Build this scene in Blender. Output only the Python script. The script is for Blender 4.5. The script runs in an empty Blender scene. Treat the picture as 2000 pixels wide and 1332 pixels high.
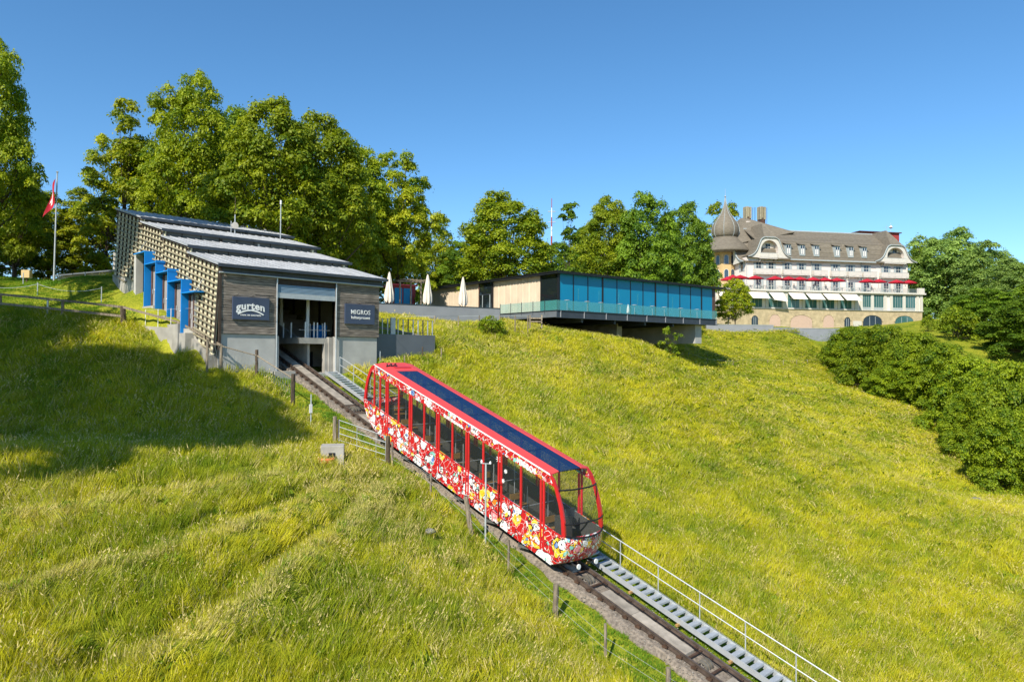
import bpy, math, random
import numpy as np
from mathutils import Matrix, Vector
random.seed(7); rng = np.random.default_rng(7)
S = bpy.context.scene; C = S.collection
# ------------------------------------------------------------------ camera, sky, sun, exposure
PITCH, ROLL, FPX = 0.020117, 0.0059936, 1393.2
cp, sp = math.cos(PITCH), math.sin(PITCH)
FW = np.array([0, cp, sp]); UP0 = np.array([0, -sp, cp]); RT0 = np.array([1.0, 0, 0])
cr, sr = math.cos(-ROLL), math.sin(-ROLL)
RT = cr*RT0 - sr*UP0; UP = sr*RT0 + cr*UP0
cd = bpy.data.cameras.new('camera'); cam = bpy.data.objects.new('camera', cd); C.objects.link(cam)
cam.matrix_world = Matrix(((RT[0], UP[0], -FW[0], 0), (RT[1], UP[1], -FW[1], 0), (RT[2], UP[2], -FW[2], 0), (0, 0, 0, 1)))
cd.sensor_width = 36; cd.lens = 36*FPX/2000; cd.clip_start = 0.1; cd.clip_end = 20000
S.camera = cam
EL = math.radians(41); PSI = math.radians(19); Q2 = math.sqrt(.5)
SUNH = np.array([-Q2*math.cos(PSI)+Q2*math.sin(PSI), -Q2*math.cos(PSI)-Q2*math.sin(PSI)])   # horizontal, towards the sun
SUND = Vector((SUNH[0]*math.cos(EL), SUNH[1]*math.cos(EL), math.sin(EL)))
w = bpy.data.worlds.new('World'); S.world = w; w.use_nodes = True
nt = w.node_tree; bg = nt.nodes['Background']
sky = nt.nodes.new('ShaderNodeTexSky'); sky.sky_type = 'NISHITA'; sky.sun_disc = False
sky.sun_elevation = EL; sky.sun_rotation = math.atan2(SUNH[0], SUNH[1]) % (2*math.pi)
sky.altitude = 900; sky.air_density = 1.0; sky.dust_density = 0.35; sky.ozone_density = 5
hs = nt.nodes.new('ShaderNodeHueSaturation'); hs.inputs['Saturation'].default_value = 1.14; hs.inputs['Hue'].default_value = .494
nt.links.new(sky.outputs[0], hs.inputs['Color']); nt.links.new(hs.outputs[0], bg.inputs['Color'])
bg.inputs['Strength'].default_value = 0.134
sd = bpy.data.lights.new('sun', 'SUN'); sd.energy = 5.0; sd.angle = math.radians(.5); sd.color = (1, .94, .82)
sun = bpy.data.objects.new('sun', sd); C.objects.link(sun); sun.rotation_euler = SUND.to_track_quat('Z', 'Y').to_euler()
S.view_settings.view_transform = 'Standard'; S.view_settings.look = 'None'
S.view_settings.exposure = 0.45; S.view_settings.gamma = 1
S.cycles.use_denoising = True; S.cycles.max_bounces = 6; S.cycles.transparent_max_bounces = 12
S.cycles.diffuse_bounces = 3; S.cycles.glossy_bounces = 3; S.cycles.transmission_bounces = 5
# ------------------------------------------------------------------ where things stand
X0, Y0 = 5.3189, 24.9512        # foot of the track axis; track frame (n across, t uphill, z)
R45 = math.radians(45)
def ray(x, y): return FW + (x-1000)/FPX*RT - (y-666)/FPX*UP
def at_y(x, y, Y):
    D = ray(x, y); return D*Y/D[1]
def ztr(t): return -9.4739 + .332837*t + .00040477*t*t
def NT(n, t): return X0 - Q2*t + Q2*n, Y0 + Q2*t + Q2*n
def toNT(x, y):
    a, b = x-X0, y-Y0; return (a+b)*Q2, (b-a)*Q2
def on_n(x, y, nn):
    D = ray(x, y); k = (X0*Q2+Y0*Q2+nn)/((D[0]+D[1])*Q2); P = D*k
    return toNT(P[0], P[1])[1], P[2]
def on_t(x, y, t):
    D = ray(x, y); k = ((Y0-X0)*Q2+t)/((D[1]-D[0])*Q2); P = D*k
    return toNT(P[0], P[1])[0], P[2]
# ------------------------------------------------------------------ materials
def newmat(name):
    m = bpy.data.materials.new(name); m.use_nodes = True; return m, m.node_tree, m.node_tree.nodes['Principled BSDF']
def mat(name, col, rough=.7, metal=0, var=.18, scale=3, bump=0, bscale=40, col2=None, stretch=(1, 1, 1), spec=.4):
    m, t, b = newmat(name); b.inputs['Roughness'].default_value = rough; b.inputs['Metallic'].default_value = metal
    b.inputs['Specular IOR Level'].default_value = spec
    N = t.nodes.new; L = t.links.new
    tc = N('ShaderNodeTexCoord'); mp = N('ShaderNodeMapping'); mp.inputs['Scale'].default_value = stretch
    L(tc.outputs['Object'], mp.inputs['Vector'])
    nz = N('ShaderNodeTexNoise'); nz.inputs['Scale'].default_value = scale; nz.inputs['Detail'].default_value = 6
    L(mp.outputs[0], nz.inputs['Vector'])
    rp = N('ShaderNodeValToRGB'); rp.color_ramp.elements[0].position = .3; rp.color_ramp.elements[1].position = .7
    c2 = col2 or [min(1, c*(1+var)) for c in col]
    rp.color_ramp.elements[0].color = [c*(1-var) for c in col]+[1]; rp.color_ramp.elements[1].color = list(c2)+[1]
    L(nz.outputs['Fac'], rp.inputs[0])
    oi = N('ShaderNodeObjectInfo'); hv = N('ShaderNodeHueSaturation'); mr = N('ShaderNodeMapRange')
    mr.inputs['To Min'].default_value = 1-var*.5; mr.inputs['To Max'].default_value = 1+var*.5
    L(oi.outputs['Random'], mr.inputs[0]); L(mr.outputs[0], hv.inputs['Value']); L(rp.outputs[0], hv.inputs['Color'])
    L(hv.outputs[0], b.inputs['Base Color'])
    if bump:
        n2 = N('ShaderNodeTexNoise'); n2.inputs['Scale'].default_value = bscale; n2.inputs['Detail'].default_value = 4
        L(mp.outputs[0], n2.inputs['Vector']); bp = N('ShaderNodeBump'); bp.inputs['Strength'].default_value = bump
        bp.inputs['Distance'].default_value = .03; L(n2.outputs['Fac'], bp.inputs['Height']); L(bp.outputs[0], b.inputs['Normal'])
    return m
def leafmat(name, c1, c2, trans=.35, inst=False):
    m, t, b = newmat(name); N = t.nodes.new; L = t.links.new
    at = N('ShaderNodeAttribute'); at.attribute_name = 'tone'
    rp = N('ShaderNodeValToRGB'); rp.color_ramp.elements[0].color = list(c1)+[1]; rp.color_ramp.elements[1].color = list(c2)+[1]
    L(at.outputs['Fac'], rp.inputs[0])
    b.inputs['Roughness'].default_value = .55; b.inputs['Specular IOR Level'].default_value = .25
    out = rp.outputs[0]
    oi = N('ShaderNodeObjectInfo'); hv = N('ShaderNodeHueSaturation'); mr = N('ShaderNodeMapRange')
    mr.inputs['To Min'].default_value = .85; mr.inputs['To Max'].default_value = 1.15
    L(oi.outputs['Random'], mr.inputs[0]); L(mr.outputs[0], hv.inputs['Value']); L(out, hv.inputs['Color']); out = hv.outputs[0]
    L(out, b.inputs['Base Color'])
    tr = N('ShaderNodeBsdfTranslucent'); mx = N('ShaderNodeMixShader'); mx.inputs[0].default_value = trans
    g = N('ShaderNodeMix'); g.data_type = 'RGBA'; g.blend_type = 'MULTIPLY'; g.inputs[0].default_value = 1
    L(out, g.inputs[6]); g.inputs[7].default_value = (1.5, 1.5, .6, 1)
    L(g.outputs[2], tr.inputs['Color'])
    L(b.outputs[0], mx.inputs[1]); L(tr.outputs[0], mx.inputs[2]); L(mx.outputs[0], t.nodes['Material Output'].inputs['Surface'])
    return m
def grassmat(name, c1, c2, straw):
    m, t, b = newmat(name); N = t.nodes.new; L = t.links.new
    at = N('ShaderNodeAttribute'); at.attribute_name = 'tone'
    ti = N('ShaderNodeAttribute'); ti.attribute_name = 'tint'; ti.attribute_type = 'INSTANCER'
    dr = N('ShaderNodeAttribute'); dr.attribute_name = 'dry'; dr.attribute_type = 'INSTANCER'
    m1 = N('ShaderNodeMix'); m1.data_type = 'RGBA'; m1.inputs[6].default_value = (*c1, 1); m1.inputs[7].default_value = (*c2, 1)
    L(ti.outputs['Fac'], m1.inputs[0])
    ad = N('ShaderNodeMath'); ad.operation = 'MULTIPLY_ADD'; L(at.outputs['Fac'], ad.inputs[0]); ad.inputs[1].default_value = 1.6; 
    sb = N('ShaderNodeMath'); sb.operation = 'SUBTRACT'; L(dr.outputs['Fac'], sb.inputs[0]); sb.inputs[1].default_value = .95
    L(sb.outputs[0], ad.inputs[2]); ad.use_clamp = True
    m2 = N('ShaderNodeMix'); m2.data_type = 'RGBA'; L(ad.outputs[0], m2.inputs[0]); L(m1.outputs[2], m2.inputs[6]); m2.inputs[7].default_value = (*straw, 1)
    b.inputs['Roughness'].default_value = .6; b.inputs['Specular IOR Level'].default_value = .2
    L(m2.outputs[2], b.inputs['Base Color'])
    tr = N('ShaderNodeBsdfTranslucent'); mx = N('ShaderNodeMixShader'); mx.inputs[0].default_value = .3
    L(m2.outputs[2], tr.inputs['Color']); L(b.outputs[0], mx.inputs[1]); L(tr.outputs[0], mx.inputs[2])
    L(mx.outputs[0], t.nodes['Material Output'].inputs['Surface'])
    return m
def glassmat(name, col, rough=.04, alpha=.35, metal=0):
    m, t, b = newmat(name); b.inputs['Base Color'].default_value = (*col, 1); b.inputs['Roughness'].default_value = rough
    b.inputs['Alpha'].default_value = alpha; b.inputs['Specular IOR Level'].default_value = .8; b.inputs['Metallic'].default_value = metal
    return m
M = {}
M['concrete'] = mat('concrete', (.34, .32, .28), .85, var=.22, scale=1.2, bump=.15, bscale=14)
M['concrete_pale'] = mat('concrete_pale', (.42, .41, .38), .85, var=.15, scale=.9, bump=.1, bscale=10)
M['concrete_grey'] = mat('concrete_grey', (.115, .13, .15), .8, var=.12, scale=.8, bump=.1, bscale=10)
M['wall_grey'] = mat('wall_grey', (.25, .26, .28), .85, var=.1, scale=.7, bump=.06, bscale=9)
M['bed'] = mat('track_bed', (.17, .14, .11), .95, var=.45, scale=9, bump=.5, bscale=30)
M['pulley'] = mat('pulley_iron', (.17, .15, .12), .7, .3, var=.4, scale=8)
M['slab'] = mat('track_slab', (.30, .26, .21), .9, var=.3, scale=2.5, bump=.25, bscale=25)
M['rust'] = mat('rusty_steel', (.085, .048, .03), .75, .2, var=.35, scale=6, bump=.2)
M['rail'] = mat('rail_steel', (.14, .105, .085), .5, .5, var=.3, scale=5)
M['galv'] = mat('galvanised_steel', (.46, .48, .49), .45, .35, var=.1, scale=4)
M['steel_dark'] = mat('dark_steel', (.045, .055, .07), .5, .2, var=.15, scale=2)
M['board'] = mat('weathered_board', (.085, .068, .055), .85, var=.45, scale=5, bump=.4, bscale=30, col2=(.38, .32, .265), stretch=(.35, 6, 9))
M['slat'] = mat('lattice_wood', (.30, .26, .17), .8, var=.3, scale=6, bump=.2)
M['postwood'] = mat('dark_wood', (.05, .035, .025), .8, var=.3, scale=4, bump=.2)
M['fencewood'] = mat('fence_wood', (.24, .195, .14), .9, var=.45, scale=4, bump=.5, bscale=30, stretch=(4, 4, .6))
M['panelcream'] = mat('cream_panel', (.56, .52, .36), .75, var=.08, scale=1)
M['roofmetal'] = mat('roof_sheet', (.42, .43, .445), .45, .1, var=.14, scale=1.5)
M['louver'] = mat('louver', (.13, .14, .15), .6, .1, var=.2, scale=2)
M['blue'] = mat('blue_paint', (.004, .21, .60), .45, var=.1, scale=1)
M['bluesheet'] = mat('shutter_metal', (.30, .42, .52), .4, .3, var=.08, scale=1)
M['brownframe'] = mat('brown_frame', (.10, .05, .035), .6, var=.2)
M['doorgrey'] = mat('door_grey', (.32, .30, .29), .6, var=.1)
M['signblue'] = mat('sign_blue', (.05, .068, .115), .5, var=.08, scale=1)
M['white'] = mat('white_paint', (.8, .8, .78), .5, var=.03)
M['red'] = mat('red_lacquer', (.52, .018, .022), .28, var=.06, scale=1.5, spec=.6)
M['redroof'] = mat('red_roof', (.66, .06, .055), .4, var=.05, scale=1.5)
M['black'] = mat('black', (.012, .012, .014), .5, var=.2)
M['rubber'] = mat('underframe', (.02, .02, .022), .7, var=.3)
M['benchwood'] = mat('bench_wood', (.38, .22, .07), .5, var=.15, stretch=(1, 6, 6))
M['floorgrey'] = mat('car_floor', (.10, .10, .095), .8, var=.2, scale=12)
M['partition'] = mat('partition', (.07, .07, .068), .5, var=.2, scale=20)
M['skyglass'] = glassmat('roof_glass', (.002, .018, .075), .03, .72)
M['carglass'] = glassmat('car_glass', (.05, .06, .055), .03, .16)
M['clearglass'] = glassmat('clear_railing', (.25, .30, .30), .08, .16)
M['greenglass'] = glassmat('railing_glass', (.10, .42, .40), .05, .30)
M['bluepane'] = mat('blue_blind', (.004, .21, .38), .35, var=.05, scale=.4, spec=.25)
M['darkpane'] = glassmat('dark_glass', (.012, .018, .02), .05, .9)
M['tealpane'] = glassmat('teal_glass', (.05, .13, .13), .08, 1)
M['winpane'] = glassmat('window_glass', (.03, .05, .075), .12, 1)
M['curtain'] = mat('curtain', (.60, .49, .36), .8, var=.08, scale=1)
M['hwhite'] = mat('hotel_plaster', (.72, .635, .57), .85, var=.05, scale=.6)
M['htrim'] = mat('hotel_trim', (.57, .54, .48), .8, var=.06)
M['htan'] = mat('tower_plaster', (.52, .36, .17), .85, var=.08, scale=.5)
M['hstone'] = mat('sandstone', (.46, .37, .23), .9, var=.2, scale=1.3, bump=.2, bscale=8)
M['htile'] = mat('roof_tiles', (.165, .14, .105), .8, var=.2, scale=1.6, bump=.5, bscale=16, stretch=(1, 1, 3))
M['hshutter'] = mat('shutter', (.36, .40, .40), .7, var=.08)
M['niche'] = mat('pink_plaster', (.52, .37, .29), .85, var=.05)
M['awning'] = mat('awning', (.80, .72, .62), .8, var=.03)
M['redcloth'] = mat('red_cloth', (.42, .008, .025), .8, var=.12, scale=1)
M['parasol'] = mat('cream_cloth', (.70, .62, .52), .85, var=.08, scale=2)
M['brickred'] = mat('red_block', (.30, .04, .035), .7, var=.1)
M['bark'] = mat('bark', (.085, .062, .042), .95, var=.4, scale=4, bump=.6, bscale=12, stretch=(3, 3, .6))
M['orange'] = mat('orange_plastic', (.62, .16, .06), .7, var=.2, scale=8)
M['rock'] = mat('rock', (.22, .21, .18), .9, var=.2, scale=4, bump=.4)
M['yellowish'] = mat('ochre_plaster', (.55, .40, .20), .85, var=.06)
M['skin'] = mat('skin', (.45, .27, .18), .6, var=.05)
M['cloth_dark'] = mat('dark_clothes', (.03, .035, .06), .8, var=.4)
M['cloth_light'] = mat('light_clothes', (.4, .38, .4), .8, var=.3)
M['table'] = mat('table_white', (.72, .70, .66), .5, var=.03)
M['leafA'] = leafmat('leaf_dark', (.04, .11, .007), (.27, .36, .013))
M['leafB'] = leafmat('leaf_mid', (.065, .145, .007), (.40, .44, .017))
M['leafC'] = leafmat('leaf_yellow', (.08, .17, .009), (.46, .46, .020))
M['leafD'] = leafmat('leaf_cool', (.035, .10, .010), (.23, .34, .022))
M['leafE'] = leafmat('leaf_haze_tint', (.07, .15, .035), (.34, .46, .10))  # distance haze painted into a paler leaf colour for the far trees
M['leafH'] = leafmat('leaf_hazel', (.05, .125, .006), (.32, .385, .013))
M['grass'] = grassmat('meadow_grass', (.18, .27, .012), (.60, .55, .020), (.66, .54, .22))
M['lush'] = grassmat('mown_grass', (.08, .20, .012), (.22, .34, .02), (.42, .39, .12))
# ------------------------------------------------------------------ mesh helpers
class B:
    def __init__(s): s.v = []; s.f = []
    def add(s, vs, fs):
        o = len(s.v); s.v += [tuple(map(float, p)) for p in vs]; s.f += [tuple(i+o for i in f) for f in fs]; return s
    def box(s, x0, x1, y0, y1, z0, z1):
        return s.add([(x0, y0, z0), (x1, y0, z0), (x1, y1, z0), (x0, y1, z0), (x0, y0, z1), (x1, y0, z1), (x1, y1, z1), (x0, y1, z1)],
                     [(0, 3, 2, 1), (4, 5, 6, 7), (0, 1, 5, 4), (1, 2, 6, 5), (2, 3, 7, 6), (3, 0, 4, 7)])
    def hexa(s, p):   # 8 corners, bottom 4 then top 4
        return s.add(p, [(0, 3, 2, 1), (4, 5, 6, 7), (0, 1, 5, 4), (1, 2, 6, 5), (2, 3, 7, 6), (3, 0, 4, 7)])
    def poly(s, pts, ex):  # planar polygon extruded by vector ex
        n = len(pts); b = [tuple(p) for p in pts]; t = [tuple(np.array(p)+np.array(ex)) for p in pts]
        return s.add(b+t, [tuple(range(n))[::-1], tuple(range(n, 2*n))]+[(i, (i+1) % n, n+(i+1) % n, n+i) for i in range(n)])
    def tube(s, p, q, r, r2=None, k=8, cap=True):
        p = Vector(p); q = Vector(q); r2 = r if r2 is None else r2; d = (q-p).normalized()
        a = d.orthogonal().normalized(); b = d.cross(a); vs = []
        for c, rr in ((p, r), (q, r2)):
            for i in range(k):
                g = 2*math.pi*i/k; vs.append(c+a*(rr*math.cos(g))+b*(rr*math.sin(g)))
        fs = [(i, (i+1) % k, k+(i+1) % k, k+i) for i in range(k)]
        if cap: fs += [tuple(range(k))[::-1], tuple(range(k, 2*k))]
        return s.add(vs, fs)
    def pipe(s, pts, r, k=6):
        for a, b in zip(pts[:-1], pts[1:]): s.tube(a, b, r, k=k)
        return s
    def lathe(s, prof, c=(0, 0, 0), k=16, closed=True):
        vs = []; fs = []
        for r, z in prof:
            for i in range(k):
                g = 2*math.pi*i/k; vs.append((c[0]+r*math.cos(g), c[1]+r*math.sin(g), c[2]+z))
        for j in range(len(prof)-1):
            for i in range(k): fs.append((j*k+i, j*k+(i+1) % k, (j+1)*k+(i+1) % k, (j+1)*k+i))
        fs += [tuple(range(k))[::-1], tuple(range((len(prof)-1)*k, len(prof)*k))]
        return s.add(vs, fs)
    def grid(s, P):   # P[i][j] points, open sheet
        a = len(P); b = len(P[0]); return s.add([p for r in P for p in r], [(i*b+j, i*b+j+1, (i+1)*b+j+1, (i+1)*b+j) for i in range(a-1) for j in range(b-1)])
    def mesh(s, name, m, smooth=False, off=(0, 0, 0)):
        me = bpy.data.meshes.new(name); ox, oy, oz = off
        me.from_pydata([(x-ox, y-oy, z-oz) for x, y, z in s.v], [], s.f); me.update()
        me.materials.append(M[m] if isinstance(m, str) else m)
        if smooth: me.shade_smooth()
        return me
    def obj(s, name, m, parent=None, smooth=False, bevel=0, **kw):
        off = tuple(parent.get('_off', (0, 0, 0))) if parent else (0, 0, 0)
        me = s.mesh(name, m, smooth, off); o = link(me, name, parent, bevel, **kw); o['_off'] = off; return o
def link(me, name, parent=None, bevel=0, label=None, cat=None, group=None, kind=None, off=None):
    o = bpy.data.objects.new(name, me); C.objects.link(o)
    if parent is not None:
        o.parent = parent
    if bevel:
        md = o.modifiers.new('edge', 'BEVEL'); md.width = bevel; md.segments = 2; md.limit_method = 'ANGLE'
    if label: o['label'] = label
    if cat: o['category'] = cat
    if group: o['group'] = group
    if kind: o['kind'] = kind
    return o
FR = {'w': (0, 0, 0), 'k': (X0, Y0, R45)}
def thing(name, label, cat, frame='w', at=(0, 0, 0), group=None, kind=None):
    """Empty at the thing's base; its parts are written in the coordinates of the frame."""
    fx, fy, a = FR[frame]; o = bpy.data.objects.new(name, None); C.objects.link(o); o.empty_display_size = .3
    c, s = math.cos(a), math.sin(a)
    o.location = (fx+c*at[0]-s*at[1], fy+s*at[0]+c*at[1], at[2]); o.rotation_euler = (0, 0, a); o['_off'] = at
    if label: o['label'] = label
    if cat: o['category'] = cat
    if group: o['group'] = group
    if kind: o['kind'] = kind
    return o
def place(name, m, bld, label, cat, frame='w', at=(0, 0, 0), group=None, kind=None, smooth=False):
    """A thing that is one mesh."""
    fx, fy, a = FR[frame]; me = bld.mesh(name, m, smooth, at); o = link(me, name, label=label, cat=cat, group=group, kind=kind)
    c, s = math.cos(a), math.sin(a); o.location = (fx+c*at[0]-s*at[1], fy+s*at[0]+c*at[1], at[2]); o.rotation_euler = (0, 0, a); return o
def copytree(o, loc=None, rz=None, sc=None, label=None):
    c = o.copy(); C.objects.link(c)
    if loc is not None: c.location = loc
    if rz is not None: c.rotation_euler = (0, 0, rz)
    if sc is not None: c.scale = sc
    if label: c['label'] = label
    for ch in o.children:
        d = ch.copy(); C.objects.link(d); d.parent = c
        for g in ch.children:
            e = g.copy(); C.objects.link(e); e.parent = d
    return c
def textmesh(body, size, bold=0., sx=1, align='CENTER', res=3):
    cu = bpy.data.curves.new('lettering', 'FONT'); cu.body = body; cu.size = size; cu.offset = bold; cu.align_x = align; cu.extrude = .006; cu.space_character = 1.08; cu.resolution_u = res
    ob = bpy.data.objects.new('lettering', cu); C.objects.link(ob)
    dg = bpy.context.evaluated_depsgraph_get(); me = bpy.data.meshes.new_from_object(ob.evaluated_get(dg))
    bpy.data.objects.remove(ob); bpy.data.curves.remove(cu)
    co = np.empty(len(me.vertices)*3); me.vertices.foreach_get('co', co); co = co.reshape(-1, 3); co[:, 0] *= sx
    return me, co
# ------------------------------------------------------------------ terrain
PT = []
def P(x, y, Y): p = at_y(x, y, Y); PT.append((p[0], p[1], p[2]))
def K(n, t, z): a = NT(n, t); PT.append((a[0], a[1], z))
for x, y, Y in [(0, 1332, 15), (300, 1332, 16), (600, 1332, 17), (1000, 1332, 19), (0, 1150, 18.5), (300, 1150, 19), (600, 1130, 20.5), (850, 1130, 23.5),
                (0, 1000, 22.5), (300, 1000, 23), (600, 1000, 25),
                (0, 889, 26.5), (150, 889, 27), (300, 890, 27.6), (450, 892, 28.2), (560, 894, 28.8), (652, 906, 29.6),
                (0, 860, 31.5), (150, 860, 31.5), (300, 862, 31.5), (450, 866, 31.5), (560, 872, 31), (0, 800, 34), (200, 800, 34.5), (400, 800, 35), (500, 800, 35.2),
                (0, 700, 39), (200, 700, 40), (350, 700, 41), (122, 630, 43), (0, 610, 43), (240, 632, 44.2), (-200, 600, 43), (-200, 890, 26.5), (-200, 1150, 18.5),
                (0, 560, 56), (105, 552, 57), (200, 600, 48.5), (60, 590, 49),
                (1700, 1332, 25.5), (2000, 1332, 28.5), (1850, 1200, 32), (1600, 1100, 36), (1200, 1000, 35), (1300, 900, 44.5), (1500, 900, 50), (1700, 1000, 45), (2000, 1000, 48),
                (1000, 800, 47), (1150, 780, 51), (1000, 700, 57), (900, 640, 61.5), (980, 640, 63), (1100, 652, 64.5), (1200, 662, 66), (1250, 672, 65.5), (1300, 695, 65), (1345, 716, 64.5), (1395, 738, 65), (1440, 757, 66),
                (1500, 790, 68), (1600, 760, 82), (1750, 850, 70), (1900, 980, 54), (2150, 1000, 50),
                (1300, 735, 74), (1345, 745, 74), (1395, 757, 74), (1345, 712, 82), (1345, 692, 88), (1345, 676, 94), (1400, 724, 84), (1400, 701, 90), (1400, 674, 98), (1450, 738, 84), (1450, 713, 92), (1450, 688, 99), (1530, 712, 98), (1400, 651, 105.5), (1480, 652, 106.5), (1560, 653, 108.5), (1630, 654, 110), (1620, 700, 108), (1835, 808, 80), (1950, 760, 95),
                (1440, 648, 116), (1600, 648, 116), (1440, 643.5, 135), (1600, 643.5, 135), (1750, 644, 135), (1450, 640, 160), (1700, 640, 160), (1820, 622, 150), (1950, 690, 110), (1900, 640, 130), (2150, 650, 130), (2100, 800, 85)]: P(x, y, Y)
for n, t, z in [(7, 25, -.75), (10.8, 25.2, -.6), (10.8, 27, 1.0), (14, 29, 1.9), (8, 30, 1.4), (8, 34, 2.6), (8, 40, 4.1), (-7, 44, 5.3), (-5.6, 44.5, 5.5), (-5.6, 38, 4.2), (-6.6, 36, 2.4), (-6.6, 32, 1.1), (-5.6, 27.5, .2),
                (-2.6, 22, -2.6), (-5.6, 25.5, -.9), (-5, 22.5, -2.1), (-2.6, 18, -3.6),
                (-3, 48, 6.0), (5, 48, 5.9), (-15, 60, 6.5), (10, 62, 6.2), (25, 50, 4.6), (-40, 45, 4.5), (-40, 70, 6.5),
                (-2.6, -8, ztr(-8)-.2), (-2.6, -20, ztr(-20)), (3, -25, ztr(-25)), (12, -30, ztr(-30)), (30, -25, ztr(-25)), (60, -25, ztr(-25)-1), (-25, -15, ztr(-15)+3), (-45, -10, -8)]: K(n, t, z)
for px, yb, n in [(1183, 1287, -2.5), (1085, 1200, -2.5), (993, 1110, -2.5), (912, 1035, -2.6), (841, 965, -2.7), (766, 913, -2.8)]:
    t_, z_ = on_n(px, yb, n); K(n, t_, z_-.12)
for x, y, z in [(-60, 40, 4), (-60, 70, 6.5), (-90, 20, 3), (-60, 5, -3), (0, 105, 6.3), (35, 125, 5.8), (60, 165, 6.5), (100, 170, 6.8), (0, 150, 7), (-50, 120, 7), (130, 120, 1), (90, 40, -14), (60, 0, -20), (0, -30, -16), (-60, -30, -12), (120, 60, -12), (0, -80, -30), (-120, -60, -22), (100, -60, -34), (-130, 80, 5)]: PT.append((x, y, z))
PT = np.array(PT)
def _phi(r2): return .5*r2*np.log(r2+1e-9)
_n = len(PT); _A = np.zeros((_n+3, _n+3)); _d2 = ((PT[:, None, :2]-PT[None, :, :2])**2).sum(-1)
_A[:_n, :_n] = _phi(_d2)+np.eye(_n)*.04; _A[:_n, _n] = 1; _A[:_n, _n+1:] = PT[:, :2]; _A[_n, :_n] = 1; _A[_n+1:, :_n] = PT[:, :2].T
_w = np.linalg.solve(_A, np.r_[PT[:, 2], 0, 0, 0])
def tps(x, y):
    out = np.empty(len(x))
    for i in range(0, len(x), 20000):
        xs = x[i:i+20000]; ys = y[i:i+20000]; d2 = (xs[:, None]-PT[None, :, 0])**2+(ys[:, None]-PT[None, :, 1])**2
        out[i:i+20000] = _phi(d2)@_w[:_n]+_w[_n]+_w[_n+1]*xs+_w[_n+2]*ys
    return out
def sstep(a, b, x):
    k = np.clip((x-a)/(b-a), 0, 1); return k*k*(3-2*k)
RIDGES = [[(-60, 1215, 17.2), (0, 1180, 17.8), (120, 1130, 18.8), (250, 1095, 19.5), (430, 1040, 21.5), (560, 985, 24), (640, 940, 26.5)],
          [(270, 1300, 16.3), (400, 1240, 17.4), (500, 1180, 18.8), (590, 1100, 21), (660, 1030, 23.3), (715, 980, 26), (745, 940, 28)],
          [(-60, 1030, 21.5), (100, 1010, 22.2), (250, 975, 23.2), (400, 950, 24.4), (540, 930, 26.3)]]
RID = [np.array([at_y(*q)[:2] for q in r]) for r in RIDGES]
def ridge_d(x, y):
    best = np.full(len(x), 99.); sgn = np.zeros(len(x))
    for r in RID:
        for a, b in zip(r[:-1], r[1:]):
            ab = b-a; L2 = (ab**2).sum(); k = np.clip(((x-a[0])*ab[0]+(y-a[1])*ab[1])/L2, 0, 1)
            dx = x-a[0]-k*ab[0]; dy = y-a[1]-k*ab[1]; d = np.hypot(dx, dy); s_ = np.sign(ab[0]*dy-ab[1]*dx)
            u = d < best; best[u] = d[u]; sgn[u] = s_[u]
    return best, sgn
def fbm(x, y, s, seed=0):
    o = 0; a = 1.
    for k in range(4):
        an = seed*1.7+k*2.1; c, si = math.cos(an), math.sin(an); u = (x*c-y*si)/s; v = (x*si+y*c)/s
        o = o+a*(np.sin(u+1.3*np.sin(v*.7+seed)+k)*np.cos(v+1.1*np.sin(u*.6+seed*2)-k)); a *= .55; s /= 2.03
    return o*.5
_a, _b = at_y(279, 640, 43.6), at_y(392, 668, 40.6); KA = _a; KANG = math.atan2(_b[1]-_a[1], _b[0]-_a[0]); KL = math.hypot(_b[0]-_a[0], _b[1]-_a[1])
def H(x, y):
    x = np.atleast_1d(np.asarray(x, float)); y = np.atleast_1d(np.asarray(y, float)); r = np.hypot(x, y)
    z = tps(x, y); n, t = toNT(x, y)
    far = 6.5-150*sstep(260, 1800, r); far = np.where(y < 0, -12-140*sstep(60, 900, r), far)
    z = z+(far-z)*sstep(150, 260, r)
    d, sg = ridge_d(x, y)
    z = z+.36*np.exp(-(d/.6)**2)-.34*np.exp(-((d-.9)/.6)**2)*(sg > 0)
    nr = np.exp(-r/70)*(1-.8*sstep(88, 104, r))
    off = (1-sstep(-2.4, -1.4, n)*(1-sstep(2.2, 3.2, n))*(t < 40))
    z = z+off*nr*(.16*fbm(x, y, 1.6, 1)+.22*fbm(x, y, 4.5, 2)*sstep(14, 30, r))
    # track corridor
    wgt = sstep(-2.35, -1.35, n)*(1-sstep(2.1, 3.4, n))*(1-sstep(25.2, 25.4, t))
    z = z*(1-wgt)+(ztr(t)-.42)*wgt
    ins = (n > -4.9)*(n < 5.2)*(t > 25.3)*(t < 43.6)
    z = np.where(ins, ztr(t)-1.2, z)
    # lawn platform west of the station, held by the low edge wall
    u, v = (x-KA[0])*math.cos(KANG)+(y-KA[1])*math.sin(KANG), -(x-KA[0])*math.sin(KANG)+(y-KA[1])*math.cos(KANG)
    lw = np.interp(t, [27, 28, 29, 31, 33, 35.5, 38, 44], [1.0, 1.3, 1.6, 2.15, 2.7, 3.45, 4.2, 5.3])
    wk = (n < -4.9)*(n > -16)*(t > 26.5)*(t < 48)*(1-sstep(6.5, 13, -n))*sstep(.05, .3, v)*(u < KL+.1)*np.where(u > 0, 1, sstep(-3.5, 0, u))
    z = np.where(wk > 0, z+(np.maximum(lw, z)-z)*wk, z)
    return z
def Hs(x, y): return float(H(x, y)[0])
def ground(n, t): a = NT(n, t); return Hs(*a)
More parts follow.
